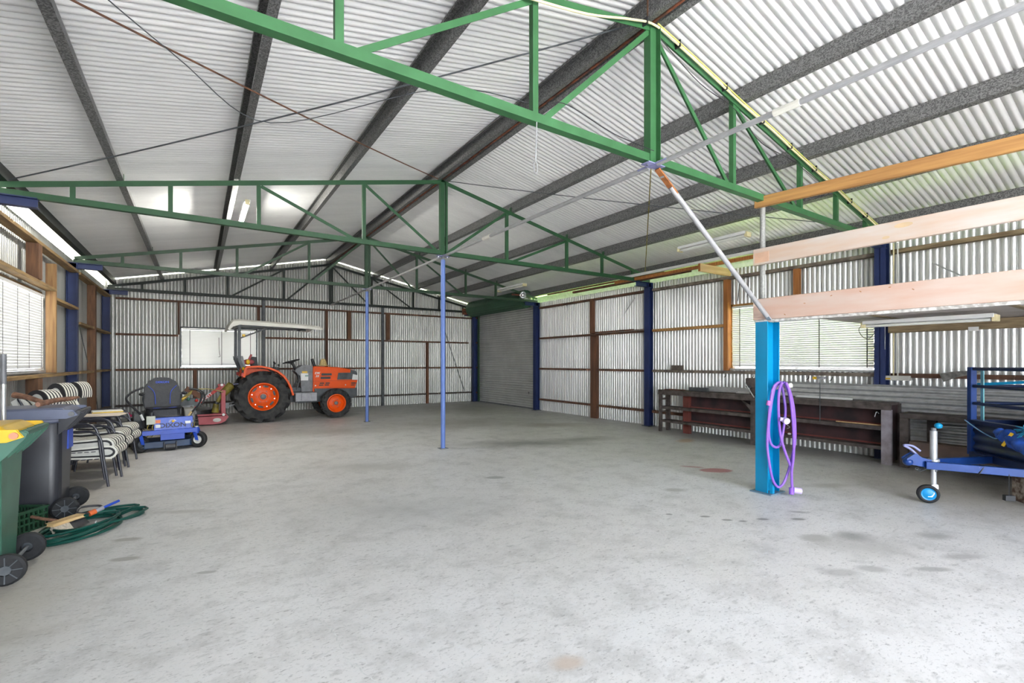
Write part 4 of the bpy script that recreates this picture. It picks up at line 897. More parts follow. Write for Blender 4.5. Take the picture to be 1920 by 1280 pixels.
# ============================================================ WHEELIE BINS (hinge and wheels on +x)
def wheelie(label, loc, rz, body, lidm, rimm, wheelb=black, sticker=None):
    t = thing('wheelie_bin', label, 'bin', loc, rz)
    H_ = .95
    lo = [(-.48, -.19), (-.08, -.21), (-.02, -.17), (-.02, .17), (-.08, .21), (-.48, .19), (-.52, .15), (-.52, -.15)]
    hi = [(-.62, -.27), (-.06, -.285), (.0, -.25), (.0, .25), (-.06, .285), (-.62, .27), (-.67, .22), (-.67, -.22)]
    b = B(); n_ = 8; b.v = [(x, y, .06) for x, y in lo]+[(x, y, .12) for x, y in lo]+[(x, y, H_) for x, y in hi]
    b.f = [tuple(range(7, -1, -1))]+[(r_*n_+i, r_*n_+(i+1) % n_, (r_+1)*n_+(i+1) % n_, (r_+1)*n_+i) for r_ in range(2) for i in range(n_)]+[tuple(range(16, 24))]
    bd = obj('body', b, body, t, bevel=.02)
    b = B(); b.prism([(x*1.03-.0, y*1.06, H_-.05) for x, y in hi], (0, 0, .05)); obj('rim', b, rimm, t, bevel=.01)
    # handle with ribs over the wheels
    b = B(); b.cyl((.115, -.26, .985), (.115, .26, .985), .017, 10)
    for y in (-.27, -.09, .09, .27): b.prism([(-.02, y-.006, .93), (-.02, y-.006, .79), (.03, y-.006, .84), (.12, y-.006, .955), (.13, y-.006, .985), (.10, y-.006, 1.0), (.0, y-.006, .97)], (0, .012, 0))
    obj('handle', b, body, t)
    lp = [(-.70, -.285), (-.05, -.305), (.05, -.28), (.05, .28), (-.05, .305), (-.70, .285), (-.735, .24), (-.735, -.24)]
    b = B(); b.v = [(x, y, .955) for x, y in lp]+[(x, y, .99) for x, y in lp]+[(-.33+(x+.33)*.86, y*.82, 1.035) for x, y in lp]
    b.f = [tuple(range(7, -1, -1))]+[(r_*n_+i, r_*n_+(i+1) % n_, (r_+1)*n_+(i+1) % n_, (r_+1)*n_+i) for r_ in range(2) for i in range(n_)]+[tuple(range(16, 24))]
    ld = obj('lid', b, lidm, t, bevel=.008)
    b = B()
    for y in (-.31, .28): obj('hinge_arm', B().prism([(-.62, y, .95), (.04, y, .94), (.11, y, .965), (.08, y, 1.01), (-.10, y, 1.02), (-.62, y, 1.01)], (0, .03, 0)), lidm, ld, bevel=.004)
    for y in (-.318, .318): obj('hinge_pin', B().cyl((.075, y-.01, .978), (.075, y+.01, .978), .022, 12), mat('salmon_cap', (.80, .32, .18), .5) if lidm is yellow else mgrey, ld)
    for y in (-.235, .235):
        s_ = 1 if y > 0 else -1
        w_ = obj('wheel', B().lathe([(.035, -.025), (.085, -.028), (.10, -.018), (.103, 0), (.10, .018), (.085, .028), (.035, .025)], (.02, y, .103), 'y', 26, True), wheelb, t)
        b = B(); b.lathe([(.001, s_*.022), (.03, s_*.024), (.036, s_*.01)], (.02, y, .103), 'y', 14)
        for k in range(8): a = 2*math.pi*k/8; b.beam((.02+.03*math.cos(a), y+s_*.02, .103+.03*math.sin(a)), (.02+.085*math.cos(a), y+s_*.026, .103+.085*math.sin(a)), .006, .010, (0, 1, 0))
        obj('hub', b, dgrey, w_)
    obj('axle', B().cyl((.02, -.24, .103), (.02, .24, .103), .012, 8), mgrey, t)
    return t, bd
g1, bd = wheelie('green wheelie bin with a yellow lid at the left edge', (-1.06, 4.62, 0), R(0), gbin, yellow, gbinl)
obj('lid_paper', B().b2(-.62, -.12, -.2, .2, 1.034, 1.04), offw, g1)
g2, bd2 = wheelie('dark charcoal wheelie bin with a slate blue lid beside the stacked chairs', (-1.04, 6.16, 0), R(0), dbin, dlid, mat('slate_rim', (.10, .11, .17), .4))
text('lettering', 'N.E.', .07, mat('chalk_print', (.50, .50, .48), .8), bd2, (-.30, -.287, .80), (R(85), 0, 0), .001)
obj('label_patch', B().box((-.36, -.262, .60), (.06, .006, .07)), offw, bd2); obj('blue_label', B().b2(-.012, .004, .0, .2, .62, .80), dblue, bd2)
t = thing('galvanised_tube', 'bare metal tube standing upright between the two bins', 'tube', (-1.265, 5.28, 0))
obj('shaft', B().lathe([(.015, 0), (.017, .002), (.017, 1.2), (.017, 1.5), (.013, 1.51)], (0, 0, 0), 'z', 14), chrome, t); obj('grip', B().cyl((0, 0, 1.28), (0, 0, 1.515), .0185, 14), mgrey, t)
# sticks on the dark bin lid
for nm, lb, p, q in (('wooden_stick', 'reddish brown stick lying nearer the middle of the dark bin lid', (-1.42, 6.20, 1.15), (-1.16, 6.10, 1.06)), ('wooden_stick', 'reddish brown stick lying across the hinge side of the dark bin lid', (-1.22, 6.02, 1.065), (-1.0, 6.38, 1.10))):
    t = thing(nm, lb, 'stick', p)
    d_ = V(q)-V(p); obj('branch', B().tube([d_*0, d_*.4+V((0, 0, .01)), d_*.8, d_], [.028, .024, .022, .012], 8), bark, t); obj('cut_end', B().cyl(-d_.normalized()*.003, d_*0, .022, 10), mat('pinkish_cut_wood', (.62, .34, .24), .8), t)
# crate
t = thing('plastic_crate', 'green slotted plastic crate on the floor between the bins', 'crate', (-1.345, 5.71, 0), R(57))
b = B(); w2, d2, hh = .20, .14, .18
b.b2(-w2, w2, -d2, d2, 0, .012)
for z in (.07, .12, .17):
    for s_ in (-1, 1): b.b2(-w2, w2, s_*d2-.005, s_*d2+.005, z-.008, z+.008); b.b2(s_*w2-.005, s_*w2+.005, -d2, d2, z-.008, z+.008)
for k in range(11):
    q = -1+2*k/10
    for s_ in (-1, 1): b.b2(q*w2-.005, q*w2+.005, s_*d2-.005, s_*d2+.005, 0, hh); b.b2(s_*w2-.005, s_*w2+.005, q*d2-.005, q*d2+.005, 0, hh)
obj('slotted_side', b, gcrate, t)
b = B()
for s_ in (-1, 1): b.b2(-w2-.012, w2+.012, s_*d2-.012, s_*d2+.012, .17, .185); b.b2(s_*w2-.012, s_*w2+.012, -d2-.012, d2+.012, .17, .185)
obj('rim', b, gcrate, t)
# garden hose: flat coil of about eight turns and a tail
P = []; rnd = random.Random(5)
for k in range(9):
    cx, cy = -.86+rnd.uniform(-.02, .03), 5.47+rnd.uniform(-.03, .04); rx, ry = .40*rnd.uniform(.72, 1.05), .235*rnd.uniform(.62, 1.05); zz = .012+.007*k; ph = 1.12+rnd.uniform(-.22, .22)
    if k in (3, 6): cx, cy, rx, ph = -.72, 5.62, .36, .85
    for j in range(14):
        a = 2*math.pi*j/14; x, y = rx*math.cos(a), ry*math.sin(a); c_, s2 = math.cos(ph), math.sin(ph)
        P.append((cx+x*c_-y*s2, cy+x*s2+y*c_, zz+.004*math.sin(a*2)))
P += [(-.72, 5.75, .05), (-.55, 5.86, .03), (-.44, 5.80, .015), (-.46, 5.68, .012), (-.60, 5.58, .014), (-.68, 5.5, .05)]
hs = thing('garden_hose', 'green garden hose coiled flat on the floor beside the crate', 'hose', (-.83, 5.42, 0))
obj('coil', B().tube([tuple(V(p)-V((-.83, 5.42, 0))) for p in cat(P, 2)], .011, 7), ghose, hs)
obj('tail', B().tube([tuple(V(p)-V((-.83, 5.42, 0))) for p in cat([(-1.12, 5.30, .012), (-1.15, 5.20, .012), (-1.05, 5.12, .012), (-.9, 5.17, .02)], 5)], .011, 7), ghose, hs)
obj('cable_tie', B().box((.10, -.05, .075), (.006, .05, .02)), white, hs)
t = thing('hose_nozzle', 'blue and orange hose nozzle end resting on the green coil', 'nozzle', (-.78, 5.72, .085), R(35))
obj('blue_tip', B().cyl((.06, 0, .02), (.19, 0, .05), .012, 10), dblue, t); obj('grey_body', B().cyl((0, 0, .005), (.06, 0, .02), .02, 12), lgrey, t); obj('orange_collar', B().cyl((-.05, 0, -.006), (.0, 0, .005), .024, 12), mat('orange_collar_plastic', (.80, .16, .04), .5), t)
obj('black_tube', B().tube(cat([(-.05, 0, 0), (-.12, .04, .02), (-.05, .12, .04), (.06, .08, .03), (.07, .02, .02)], 4), .01, 6), blackp, t)
t = thing('dust_brush', 'hand broom head with cream and black bristles lying on the hose', 'brush', (-.95, 5.54, .075), R(52))
b = B(); b.prism([(-.13, -.035, 0), (.13, -.035, 0), (.13, .035, 0), (-.13, .035, 0)], (0, 0, .028)); obj('head', b, woodp, t, bevel=.006)
b = B(); b.prism([(-.13, -.03, 0), (.0, -.03, 0), (-.01, -.09, -.055), (-.15, -.10, -.055)], (0, .05, 0)); obj('pale_bristles', b, mat('cream_bristle', (.75, .65, .52), .9, 0, .2, 60), t)
b = B(); b.prism([(.0, -.03, 0), (.13, -.03, 0), (.14, -.08, -.05), (-.01, -.09, -.055)], (0, .05, 0)); obj('black_bristles', b, blackp, t)
obj('handle', B().tube([(-.04, .03, .02), (-.06, .14, .04), (-.07, .24, .06)], .013, 8), bark, t)
t = thing('dry_leaf', 'curled orange dry leaf on the floor against the dark bin wheel', 'leaf', (-1.05, 6.24, 0))
obj('blade', B().prism([(-.05, -.02, 0), (.03, -.03, .01), (.06, 0, .03), (.0, .03, .02), (-.04, .02, .01)], (0, .002, .004)), mat('orange_leaf', (.62, .28, .08), .8), t)
# ============================================================ CYAN COLUMN, LOFT
cc = thing('loft_column', 'bright cyan steel column in the foreground carrying the loft beams', 'column', (5.33, 2.86, 0), 0)
b = B(); 
for s_ in (-1, 1): b.b2(s_*.095-.006, s_*.095+.006, -.075, .075, 0, 1.90)
b.b2(-.095, .095, -.004, .004, 0, 1.90)
obj('shaft', b.xf(M.Rotation(R(-8), 4, 'Z')), cyan, cc, bevel=.002)
obj('base_plate', B().b2(-.15, .15, -.12, .12, 0, .012), mat('scuffed_base_plate', (.16, .25, .32), .6, .2), cc)
b = B(); b.b2(-.09, -.05, -.105, -.075, 0, .16); obj('base_gusset', b, cyan, cc)
obj('hose_bracket', B().b2(.0, .22, -.085, -.065, .50, .508), lgrey, cc)
obj('hose_hook', B().tube(cat([(.05, -.07, 1.17), (.05, -.16, 1.185), (.10, -.21, 1.20)]), [.024]*9+[.028]*4, 10), mat('ivory_hook', (.80, .76, .66), .5), cc)
lp = thing('loft_pipe_post', 'speckled grey pipe post rising from the cyan column to the roof truss', 'pipe', (5.36, 2.93, 1.93))
obj('shaft', B().cyl((0, 0, 0), (0, 0, 1.31), .029, 14), mat('speckled_grey_pipe', (.40, .40, .38), .6, .2, .15, 60), lp); obj('top_clamp', B().b2(-.035, .035, -.035, .035, 1.29, 1.325), olive, lp)
YN = 2.99; YFAR = -1.2
def plank(name, label, x, z0, z1, th, m, y1=YN):
    t = thing(name, label, 'beam', (x, y1, z0))
    o = obj('board', B().b2(-th/2, th/2, YFAR-y1, 0, 0, z1-z0), m, t, bevel=.004); return t
t = plank('loft_beam', 'pink primed lower edge beam of the loft above the window, resting on the cyan column', 5.29, 1.925, 2.165, .045, pink)
obj('peeling_edge', B().b2(-.03, .03, YFAR-YN, -.02, -.028, -.001), peel, t)
for y, z in ((-.55, .14), (-1.05, .20), (-1.45, .17), (-.35, .04), (-.8, .19), (-1.28, .21)): obj('knot', B().box((-.0235, y, z), (.002, .018, .007), M.Rotation(R(random.uniform(-50, 50)), 3, 'X')), mat('orange_knot', (.50, .22, .08), .8), t)
t = plank('loft_rail_board', 'pale primed upper board of the loft railing', 5.29, 2.545, 2.73, .045, pinkw)
obj('orange_patch', B().box((-.0235, -.10, .08), (.002, .16, .11)), mat('salmon_primer', (.82, .52, .36), .6), t)
for y, z, a, c in ((-1.38, .135, .07, .022), (-1.25, .05, .03, .014)): obj('yellow_patch', B().lathe([(.001, 0), (1, 0), (1, .001)], (0, 0, 0), 'x', 12).xf(M.Translation((-.0235, y, z)) @ M.Diagonal((1, a, c, 1))), mat('amber_scrape', (.76, .56, .34), .7), t)
plank('loft_top_rail', 'orange pine top rail of the loft under the roof purlins', 5.31, 3.205, 3.325, .045, woody).rotation_euler = (.055, 0, 0)
t = thing('loft_deck', 'loft deck of painted sheets and joists over the trailer', 'deck', (7.0, .9, 2.02))
for k, (y0, y1) in enumerate(((1.78, 2.98), (.58, 1.77), (-.62, .57), (-1.2, -.63))):
    obj('deck_sheet', B().b2(5.33-7.0, (8.60 if k else 8.47)-7.0, y0-.9, y1-.9, 0, .018), deckm, t, bevel=.002)
for y in (2.76, 1.78, .58, -.62): obj('joist', B().b2(5.33-7, 8.6-7, y-.9-.022, y-.9+.022, .02, .14), timber_d, t)
for y in (2.38, 1.18, -.02): obj('cover_strip', B().b2(5.33-7, 8.6-7, y-.9-.03, y-.9+.03, -.01, 0), timber_d, t)
t = thing('loft_ledger', 'old brown timber ledger under the far side of the loft against the right wall', 'beam', (8.52, 2.78, 1.88))
obj('board', B().b2(-.03, .03, -4.1, 0, 0, .135), timber_d, t, bevel=.005); obj('white_bracket', B().b2(-.045, -.03, -.98, -.88, -.02, .035), white, t)
# brace pipe from truss to cyan column
a_ = V((RX+.03, 2.86, 3.20)); c_ = V((5.26, 2.80, 1.92))
t = thing('brace_pipe', 'grey diagonal brace pipe from the truss joint down to the cyan column', 'pipe', a_)
d_ = c_-a_; obj('shaft', B().cyl(d_*.10, d_*.97, .025, 12), pipem, t); obj('rusty_end', B().beam(d_*0, d_*.14, .055, .014), mat('orange_rust', (.55, .20, .06), .8, 0, .3, 15), t); obj('flat_end', B().beam(d_*.95, d_*1.0, .05, .012), pipem, t)
obj('bolt', B().cyl(d_*.04+V((0, -.02, 0)), d_*.04+V((0, .02, 0)), .012, 6), chrome, t)

# violet hose hanging on the cyan column
vh = thing('violet_hose', 'violet hose hanging in long loops on the cyan column', 'hose', (5.33, 2.70, 0), R(-33.5))
def hp_(q, y): return [((px-1466)/171, y+.006*math.sin(i*2.1), 1.45-(py-679)/171) for i, (px, py) in enumerate(q)]
A1 = [(1462, 716), (1451, 722), (1444, 740), (1439, 786), (1437, 830), (1439, 860), (1446, 895), (1456, 911), (1464, 907), (1472, 893), (1480, 869), (1487, 830), (1488, 790), (1484, 752), (1474, 724)]
A2 = [(1464, 718), (1454, 728), (1446, 760), (1442, 800), (1445, 828), (1454, 838), (1464, 832), (1470, 805), (1473, 770), (1470, 738), (1467, 722)]
A3 = [(1462, 716), (1456, 735), (1454, 765), (1457, 806), (1464, 835), (1472, 860), (1479, 872), (1483, 850), (1482, 800), (1477, 750), (1470, 724)]
for k, (q, y) in enumerate(((A1, -.02), (A2, .01), (A3, -.05))): obj('hose_loop', B().tube(cat(hp_(q, y), 5, True), .0135, 9), vhose, vh)
obj('hose_tail', B().tube(cat(hp_([(1466, 716), (1474, 740), (1479, 800), (1480, 850), (1477, 880), (1477, 914)], -.075), 5), .0135, 9), vhose, vh)
b = B(); b.cyl((.06, -.075, .03), (.06, -.075, .10), .026, 12); obj('bottom_fitting', b, vhose, vh); obj('end_cup', B().cyl((.08, -.075, .075), (.155, -.09, .065), .032, 12), vlight, vh)
b = B(); b.cyl((-.02, -.08, .83), (-.02, -.13, .82), .034, 14); obj('hose_valve', b, vlight, vh); obj('valve_body', B().cyl((-.07, -.08, .84), (-.02, -.09, .83), .022, 10), vlight, vh)
obj('hose_connector', B().cyl((-.165, -.02, .98), (-.15, -.02, 1.03), .022, 10), mat('magenta_connector', (.50, .16, .50), .5), vh)

# ============================================================ WORKBENCH
wbn = thing('workbench', 'long grimy steel workbench with open shelves along the right wall', 'bench', (8.3, 4.6, 0))
BX0, BX1, BY0, BY1 = 8.12-8.3, 8.43-8.3, 2.62-4.6, 6.66-4.6
def wb_(nm, x0, x1, y0, y1, z0, z1, m, bv=.003): return obj(nm, B().b2(x0, x1, y0, y1, z0, z1), m, wbn, bevel=bv)
wb_('bench_top', BX0-.02, BX1, BY0, BY1, .845, .875, benchm)
wb_('top_channel', BX0-.02, BX0+.02, BY0, BY1, .775, .845, benchm)
for y, wd in ((BY1-.03, .06), (.0, .12), (BY0+.06, .12)): 
    m = benchm if y != BY0+.06 else mat('scuffed_pale_post', (.42, .38, .44), .7, 0, .3, 6, col2=(.20, .17, .17))
    wb_('front_post', BX0-.0, BX0+.05, y-wd/2, y+wd/2, 0, .78, m); wb_('rear_post', BX1-.06, BX1, y-.04, y+.04, 0, .84, benchm)
wb_('end_post', BX1-.06, BX1, BY0-.02, BY0+.05, 0, .86, benchm)
for z, h_ in ((.52, .055), (.235, .045)):
    wb_('shelf', BX0+.05, BX1-.06, BY0+.05, BY1-.04, z, z+.012, benchm, 0); wb_('shelf_rail', BX0+.01, BX0+.05, BY0+.05, BY1-.04, z-h_+.012, z+.014, benchm)
    wb_('shelf_lip', BX1-.075, BX1-.062, BY0+.05, BY1-.5, z+.012, z+.035, primer, 0)
wb_('end_panel_bar', BX0+.05, BX1-.06, BY1-.045, BY1-.03, .66, .70, benchm); wb_('end_panel_bar', BX0+.05, BX1-.06, BY1-.045, BY1-.03, .40, .43, benchm)
wb_('back_panel', BX1-.06, BX1-.05, BY0+.05, BY1-.48, .23, .845, bred, 0)
wb_('inner_upright', BX1-.14, BX1-.05, BY1-.62, BY1-.48, 0, .84, primer)
for s_ in (-1, 1): obj('corner_brace', B().prism([(BX0+.01, s_*.06, .60), (BX0+.01, s_*.06, .70), (BX0+.01, s_*.28, .79), (BX0+.01, s_*.24, .79)][::s_], (.025, 0, 0)), benchm, wbn)
wb_('side_panel', BX0+.05, BX1-.06, BY0+.005, BY0+.02, .05, .84, bred)
obj('hook', B().tube(cat([(BX0-.01, BY0+.14, .72), (BX0-.04, BY0+.16, .74), (BX0-.04, BY0+.18, .67)]), .006, 6), chrome, wbn)
def small(name, label, cat_, loc, partname, b, m, bevel=.003, rz=0):
    t = thing(name, label, cat_, loc, rz); obj(partname, b, m, t, bevel=bevel); return t
# vice
vc = thing('bench_vice', 'old dark engineer vice on the middle of the workbench', 'vice', (8.22, 4.62, .875))
obj('body', B().b2(-.07, .12, -.07, .07, 0, .13).b2(-.10, -.02, -.09, .09, .12, .30), benchm, vc, bevel=.012); obj('moving_jaw', B().b2(-.17, -.11, -.09, .09, .13, .30).b2(-.16, .0, -.045, .045, .14, .20), benchm, vc, bevel=.012)
obj('screw', B().cyl((-.24, 0, .15), (-.1, 0, .15), .018, 8), dgrey, vc); obj('handle', B().cyl((-.24, .06, .22), (-.24, -.11, -.03), .009, 8), galvl, vc)
# angle channels and gutter lengths on the bench
for k, (y0, y1, x, z, hgt, m, lb) in enumerate(((4.78, 5.75, 8.44, .875, .10, galvl, 'silver sheet metal channel standing at the back of the bench left of the vice'), (4.72, 5.05, 8.36, .875, .035, white, 'short white metal strip lying on the bench left of the vice'), (5.62, 6.02, 8.30, .875, .075, dgrey, 'blackened steel block bar standing near the left end of the bench'), (3.15, 3.95, 8.25, .875, .028, white, 'white plastic strip lying along the bench right of the cyan column'))):
    t = thing('metal_channel' if k != 2 else 'steel_bar', lb, 'channel' if k != 2 else 'bar', (x, (y0+y1)/2, z)); h2 = (y1-y0)/2
    b = B(); b.b2(-.03, .03, -h2, h2, 0, .004); b.b2(.026, .03, -h2, h2, 0, hgt); b.b2(-.03, -.026, -h2, h2, 0, hgt*.6) if k != 2 else b.b2(-.03, .03, -h2, h2, 0, hgt)
    obj('length', b, m, t)
small('steel_offcut', 'rusty brown flat offcut lying on the left end of the bench', 'offcut', (8.25, 6.35, .875), 'slab', B().b2(-.08, .08, -.2, .2, 0, .015), rust)
small('timber_block', 'grey weathered block resting on the wall girt above the bench', 'block', (8.60, 6.55, 1.285), 'block', B().b2(-.04, .04, -.13, .13, 0, .10), mat('weathered_grey_block', (.22, .18, .15), .85, 0, .3, 8))
small('pine_batten', 'pale batten lying on the middle shelf at the right end', 'batten', (8.22, 3.05, .534), 'strip', B().b2(-.015, .015, -.3, .3, 0, .016), woodp)
t = thing('paint_stick', 'thin stirring rod with a yellow and grey head standing up from the bench', 'rod', (8.145, 3.52, .50)); 
obj('rod', B().cyl((-.06, 0, .02), (-.06, 0, .70), .006, 6), dgrey, t); obj('head', B().b2(-.10, -.02, -.08, .08, .69, .73), lgrey, t, bevel=.005); obj('yellow_cap', B().b2(-.105, -.03, .03, .085, .685, .725), yellow, t)
t = thing('scrap_cord', 'knotted white cord dangling from the middle shelf', 'cord', (8.1, 4.0, .53)); obj('strand', B().tube(cat([(-.0, .02, .0), (-.015, .0, -.05), (-.01, .03, -.10), (-.015, -.03, -.14), (-.01, .02, -.17)], 4), .004, 5), offw, t)
small('white_pebble', 'small white lump on the bottom shelf edge', 'pebble', (8.17, 4.02, .249), 'lump', B().ell((0, 0, .018), (.02, .03, .018), 8, 6), white, 0)
# corrugated sheets lying on edge behind the bench
def flat_sheet(label, x, y0, y1, z0, z1):
    t = thing('corrugated_sheet', label, 'sheet', (x, (y0+y1)/2, z0)); b = B(); n = round((z1-z0)/PITCH*8); 
    for i in range(n+1):
        z = (z1-z0)*i/n; off = -.010*math.cos(2*math.pi*z/PITCH)+.02*z/(z1-z0)
        for y in (-(y1-y0)/2, (y1-y0)/2): b.v.append((off, y, z)); 
        for y in (-(y1-y0)/2, (y1-y0)/2): b.v.append((off+.0015, y, z))
    for i in range(n): k = 4*i; b.f += [(k, k+1, k+5, k+4), (k+2, k+6, k+7, k+3), (k, k+4, k+6, k+2), (k+1, k+3, k+7, k+5)]
    obj('sheet', b, galvl, t, ang=60); return t
flat_sheet('corrugated iron sheet on its side behind the right end of the workbench', 8.445, .9, 4.35, .28, 1.12)
flat_sheet('lower corrugated iron sheet on its side under the low bench', 8.47, 1.0, 2.55, .02, .27)
# low bench and beams behind the trailer
lb_ = thing('low_bench', 'low grey steel bench between the workbench and the blue trailer', 'bench', (8.3, 1.4, 0))
for nm, q in (('top', (-.2, .16, -.3, 1.12, .68, .75)), ('front_leg', (-.2, -.13, 1.02, 1.12, 0, .68)), ('rear_leg', (.08, .14, .80, .90, .0, .68)), ('front_leg', (.02, .09, -.28, -.2, 0, .68))): obj(nm, B().b2(*q), benchm, lb_, bevel=.004)
small('timber_beam', 'old grey timber beam lying low behind the trailer coupling', 'beam', (7.98, 1.85, .0), 'beam', B().b2(-.09, .09, -.55, .5, .22, .40), mat('grey_brown_beam', (.20, .13, .10), .85, 0, .3, 5, col2=(.09, .07, .065)))
# items on the right wall
pw = thing('wall_socket', 'white power socket box with cord on the wall beside the window', 'socket', (8.52, 2.72, 1.22)); obj('box', B().b2(-.02, .02, -.20, .20, -.035, .035), offw, pw, bevel=.006); obj('plug', B().b2(-.03, -.02, .03, .1, -.02, .0), yellow, pw)
t = thing('conduit', 'pair of thin conduits running down the wall beside the blue window column', 'conduit', (8.55, 2.73, 1.25))
obj('pipe', B().cyl((0, 0, 0), (0, 0, 1.95), .010, 8), cablem, t); obj('pipe', B().cyl((0, -.05, 0), (0, -.05, 1.95), .010, 8), offw, t)
t = thing('work_gloves', 'grey rag draped over the wall girt left of the trailer cage', 'rag', (8.52, 1.95, 1.29)); t.name = 'draped_rag'
obj('cloth', B().prism([(0, -.22, .06), (0, .1, .03), (0, .24, .0), (0, .2, -.10), (0, .08, -.04), (0, -.05, .0)], (-.03, 0, 0)), mat('grey_rag', (.30, .29, .27), .9, 0, .3, 20), t, bevel=.006)
t = thing('light_disc', 'round white junction rose fixed to the wall girt behind the trailer cage', 'rose', (8.52, 1.28, 1.26)); obj('cover', B().lathe([(.001, -.02), (.03, -.018), (.055, -.008), (.055, 0)], (0, 0, 0), 'x', 18), white, t)
t = thing('hanging_strap', 'black slotted strap hanging on the wall left of the loft beams', 'strap', (8.60, 5.12, 2.62)); 
obj('strap', B().tube([(0, .06, 0), (0, .02, .40), (0, -.16, .42), (0, -.12, .05)], .008, 6), blackp, t)
obj('angle_strip', B().cyl((8.62, 7.75, 2.98), (8.62, 8.1, 2.62), .012, 6), galvl, wr)
for (p, q) in (((8.60, 2.3, 2.85), (8.60, 1.55, 2.28)), ((8.61, 2.55, 2.62), (8.61, 1.45, 2.15))): obj('support_rod', B().cyl(p, q, .012, 6), galvl, wr)
for k, (y, z) in enumerate(((4.85, 1.18), (5.4, 1.18), (3.9, 1.18), (3.55, 1.17))): obj('wall_hook', B().tube(cat([(8.57, y, z+.04), (8.55, y, z), (8.53, y+.02, z-.02)]), .007, 5), blackp, wr)
# timbers and mouldings stored along the right eave
sp = [('white_moulding', 'long white painted moulding stored along the right eave', 'moulding', 8.02, 4.4, 7.7, 3.335, 3.39, white, .05), ('timber_length', 'red brown timber length stored under the white moulding', 'timber', 8.12, 4.2, 7.9, 3.27, 3.33, woodz, .07),
 ('timber_length', 'dark brown timber length lying along the right eave toward the roller door', 'timber', 8.30, 6.0, 9.6, 3.275, 3.325, rustw, .06), ('timber_length', 'thin rusty length lying along the right eave nearest the middle column', 'timber', 8.22, 6.6, 10.6, 3.34, 3.37, rust, .04)]
for nm, lb, ct_, x, y0, y1, z0, z1, m, wd in sp: t = thing(nm, lb, ct_, (x, (y0+y1)/2, z0)); obj('length', B().b2(-wd/2, wd/2, -(y1-y0)/2, (y1-y0)/2, 0, z1-z0), m, t, bevel=.003)
t = thing('pine_bracket', 'short pale pine block bracket jutting from the right wall under the eave timbers', 'bracket', (8.2, 5.35, 3.16)); obj('block', B().b2(-.55, .42, -.022, .022, -.045, .10), woodp, t, bevel=.004); obj('end_grain', B().b2(-.553, -.549, -.021, .021, -.044, .099), woodz, t)
small('rusty_sheet_stack', 'rust brown sheets lying on the right wall girt left of the middle column', 'sheet', (8.56, 8.25, 2.20), 'sheets', B().b2(-.07, .02, -.9, .85, 0, .012).b2(-.06, .02, -.5, .85, .013, .03), rust)
# fluorescent fittings
def batten(label, loc, L, tubes, m, lit=False, name='fluorescent_light'):
    t = thing(name, label, 'light', loc)
    obj('housing', B().b2(-.03*tubes-.01, .03*tubes+.01, -L/2, L/2, 0, .045), white, t, bevel=.004)
    for k in range(tubes):
        x = (k-(tubes-1)/2)*.06; obj('tube', B().cyl((x, -L/2+.03, -.022), (x, L/2-.03, -.022), .014, 10), m, t)
    for s_ in (-1, 1): obj('end_cap', B().b2(-.03*tubes, .03*tubes, s_*L/2-.025, s_*L/2+.02, -.042, .03), cablem, t, bevel=.004)
    return t
batten('white fluorescent light hanging under the right roof left of the loft post', (6.9, 4.60, 3.38), 1.2, 2, tubew)
t = batten('long twin tube fluorescent light under the loft deck', (7.12, 1.98, 1.93), 1.2, 2, tubew)
obj('cord', B().tube(cat([(0, .58, .03), (0, .66, -.05), (0, .62, -.15), (0, .55, -.18), (.0, .48, -.10)], 4), .004, 5), blackp, t); obj('pull_chain', B().cyl((0, .38, 0), (0, .38, -.32), .003, 5), chrome, t)
batten('lit fluorescent light glowing under the left roof beyond the second truss', (.62, 8.75, 3.86), 1.2, 1, lampon)
batten('unlit fluorescent light in front of the roller door drum', (7.2, 10.9, 3.50), 1.25, 2, tubew)
t = thing('flood_lamp', 'round silver flood lamp mounted near the roller door drum', 'lamp', (7.95, 11.45, 3.42)); obj('reflector', B().lathe([(.10, -.05), (.115, -.03), (.10, .02), (.05, .07), (.001, .08)], (0, 0, 0), 'y', 20), chrome, t); obj('bracket', B().b2(-.35, 0, .03, .05, -.02, .02), rust, t)
# conduit and cables on the near truss
P = [(2.0, 2.84, ct(2.0)-.09), (2.6, 2.84, ct(2.6)-.10), (3.1, 2.84, ct(3.1)-.05)]+[(x, 2.84, ct(x)-.035-.015*abs(math.sin(x*2.3))) for x in (3.44, 3.9, 4.4, 4.9, 5.4, 5.9, 6.4, 6.9, 7.4, 7.9, 8.3)]
t = thing('power_cable', 'cream power cable strapped along the top of the nearest truss', 'cable', (3.44, 2.84, 3.4)); off = V((3.44, 2.84, 3.4))
obj('cable', B().tube([tuple(V(p)-off) for p in cat(P, 5)], .010, 7), cablem, t); obj('cable', B().tube([tuple(V(p)-off+V((0, -.012, .018))) for p in cat(P[3:], 5)], .007, 6), mat('lime_cable', (.70, .68, .20), .5), t)
for x in (3.3, 3.75, 4.5, 5.2, 5.8, 6.4, 6.9, 7.4, 7.9): obj('cable_tie', B().b2(x-3.44-.005, x-3.44+.005, -.02, .045, ct(x)-3.4-.06, ct(x)-3.4+.005), blackp, t)
t = thing('black_wire', 'thin black wire drooping from the near truss apex along its right slope', 'wire', (3.5, 2.86, 4.3)); obj('strand', B().tube(cat([(0, 0, .1), (.6, 0, -.12), (1.2, 0, -.2), (1.7, 0, -.42), (2.4, 0, -.46), (3.2, 0, -.60)], 6), .004, 5), blackp, t)
t = thing('black_wire', 'thin wire looping across under the left roof to the near truss bottom chord', 'wire', (2.15, 2.90, 3.40)); obj('strand', B().tube(cat([(0, 0, 0), (-.5, .7, .30), (-1.6, 1.9, .22), (-2.3, 1.0, .12), (-3.0, .05, .13)], 7), .004, 5), dgrey, t)
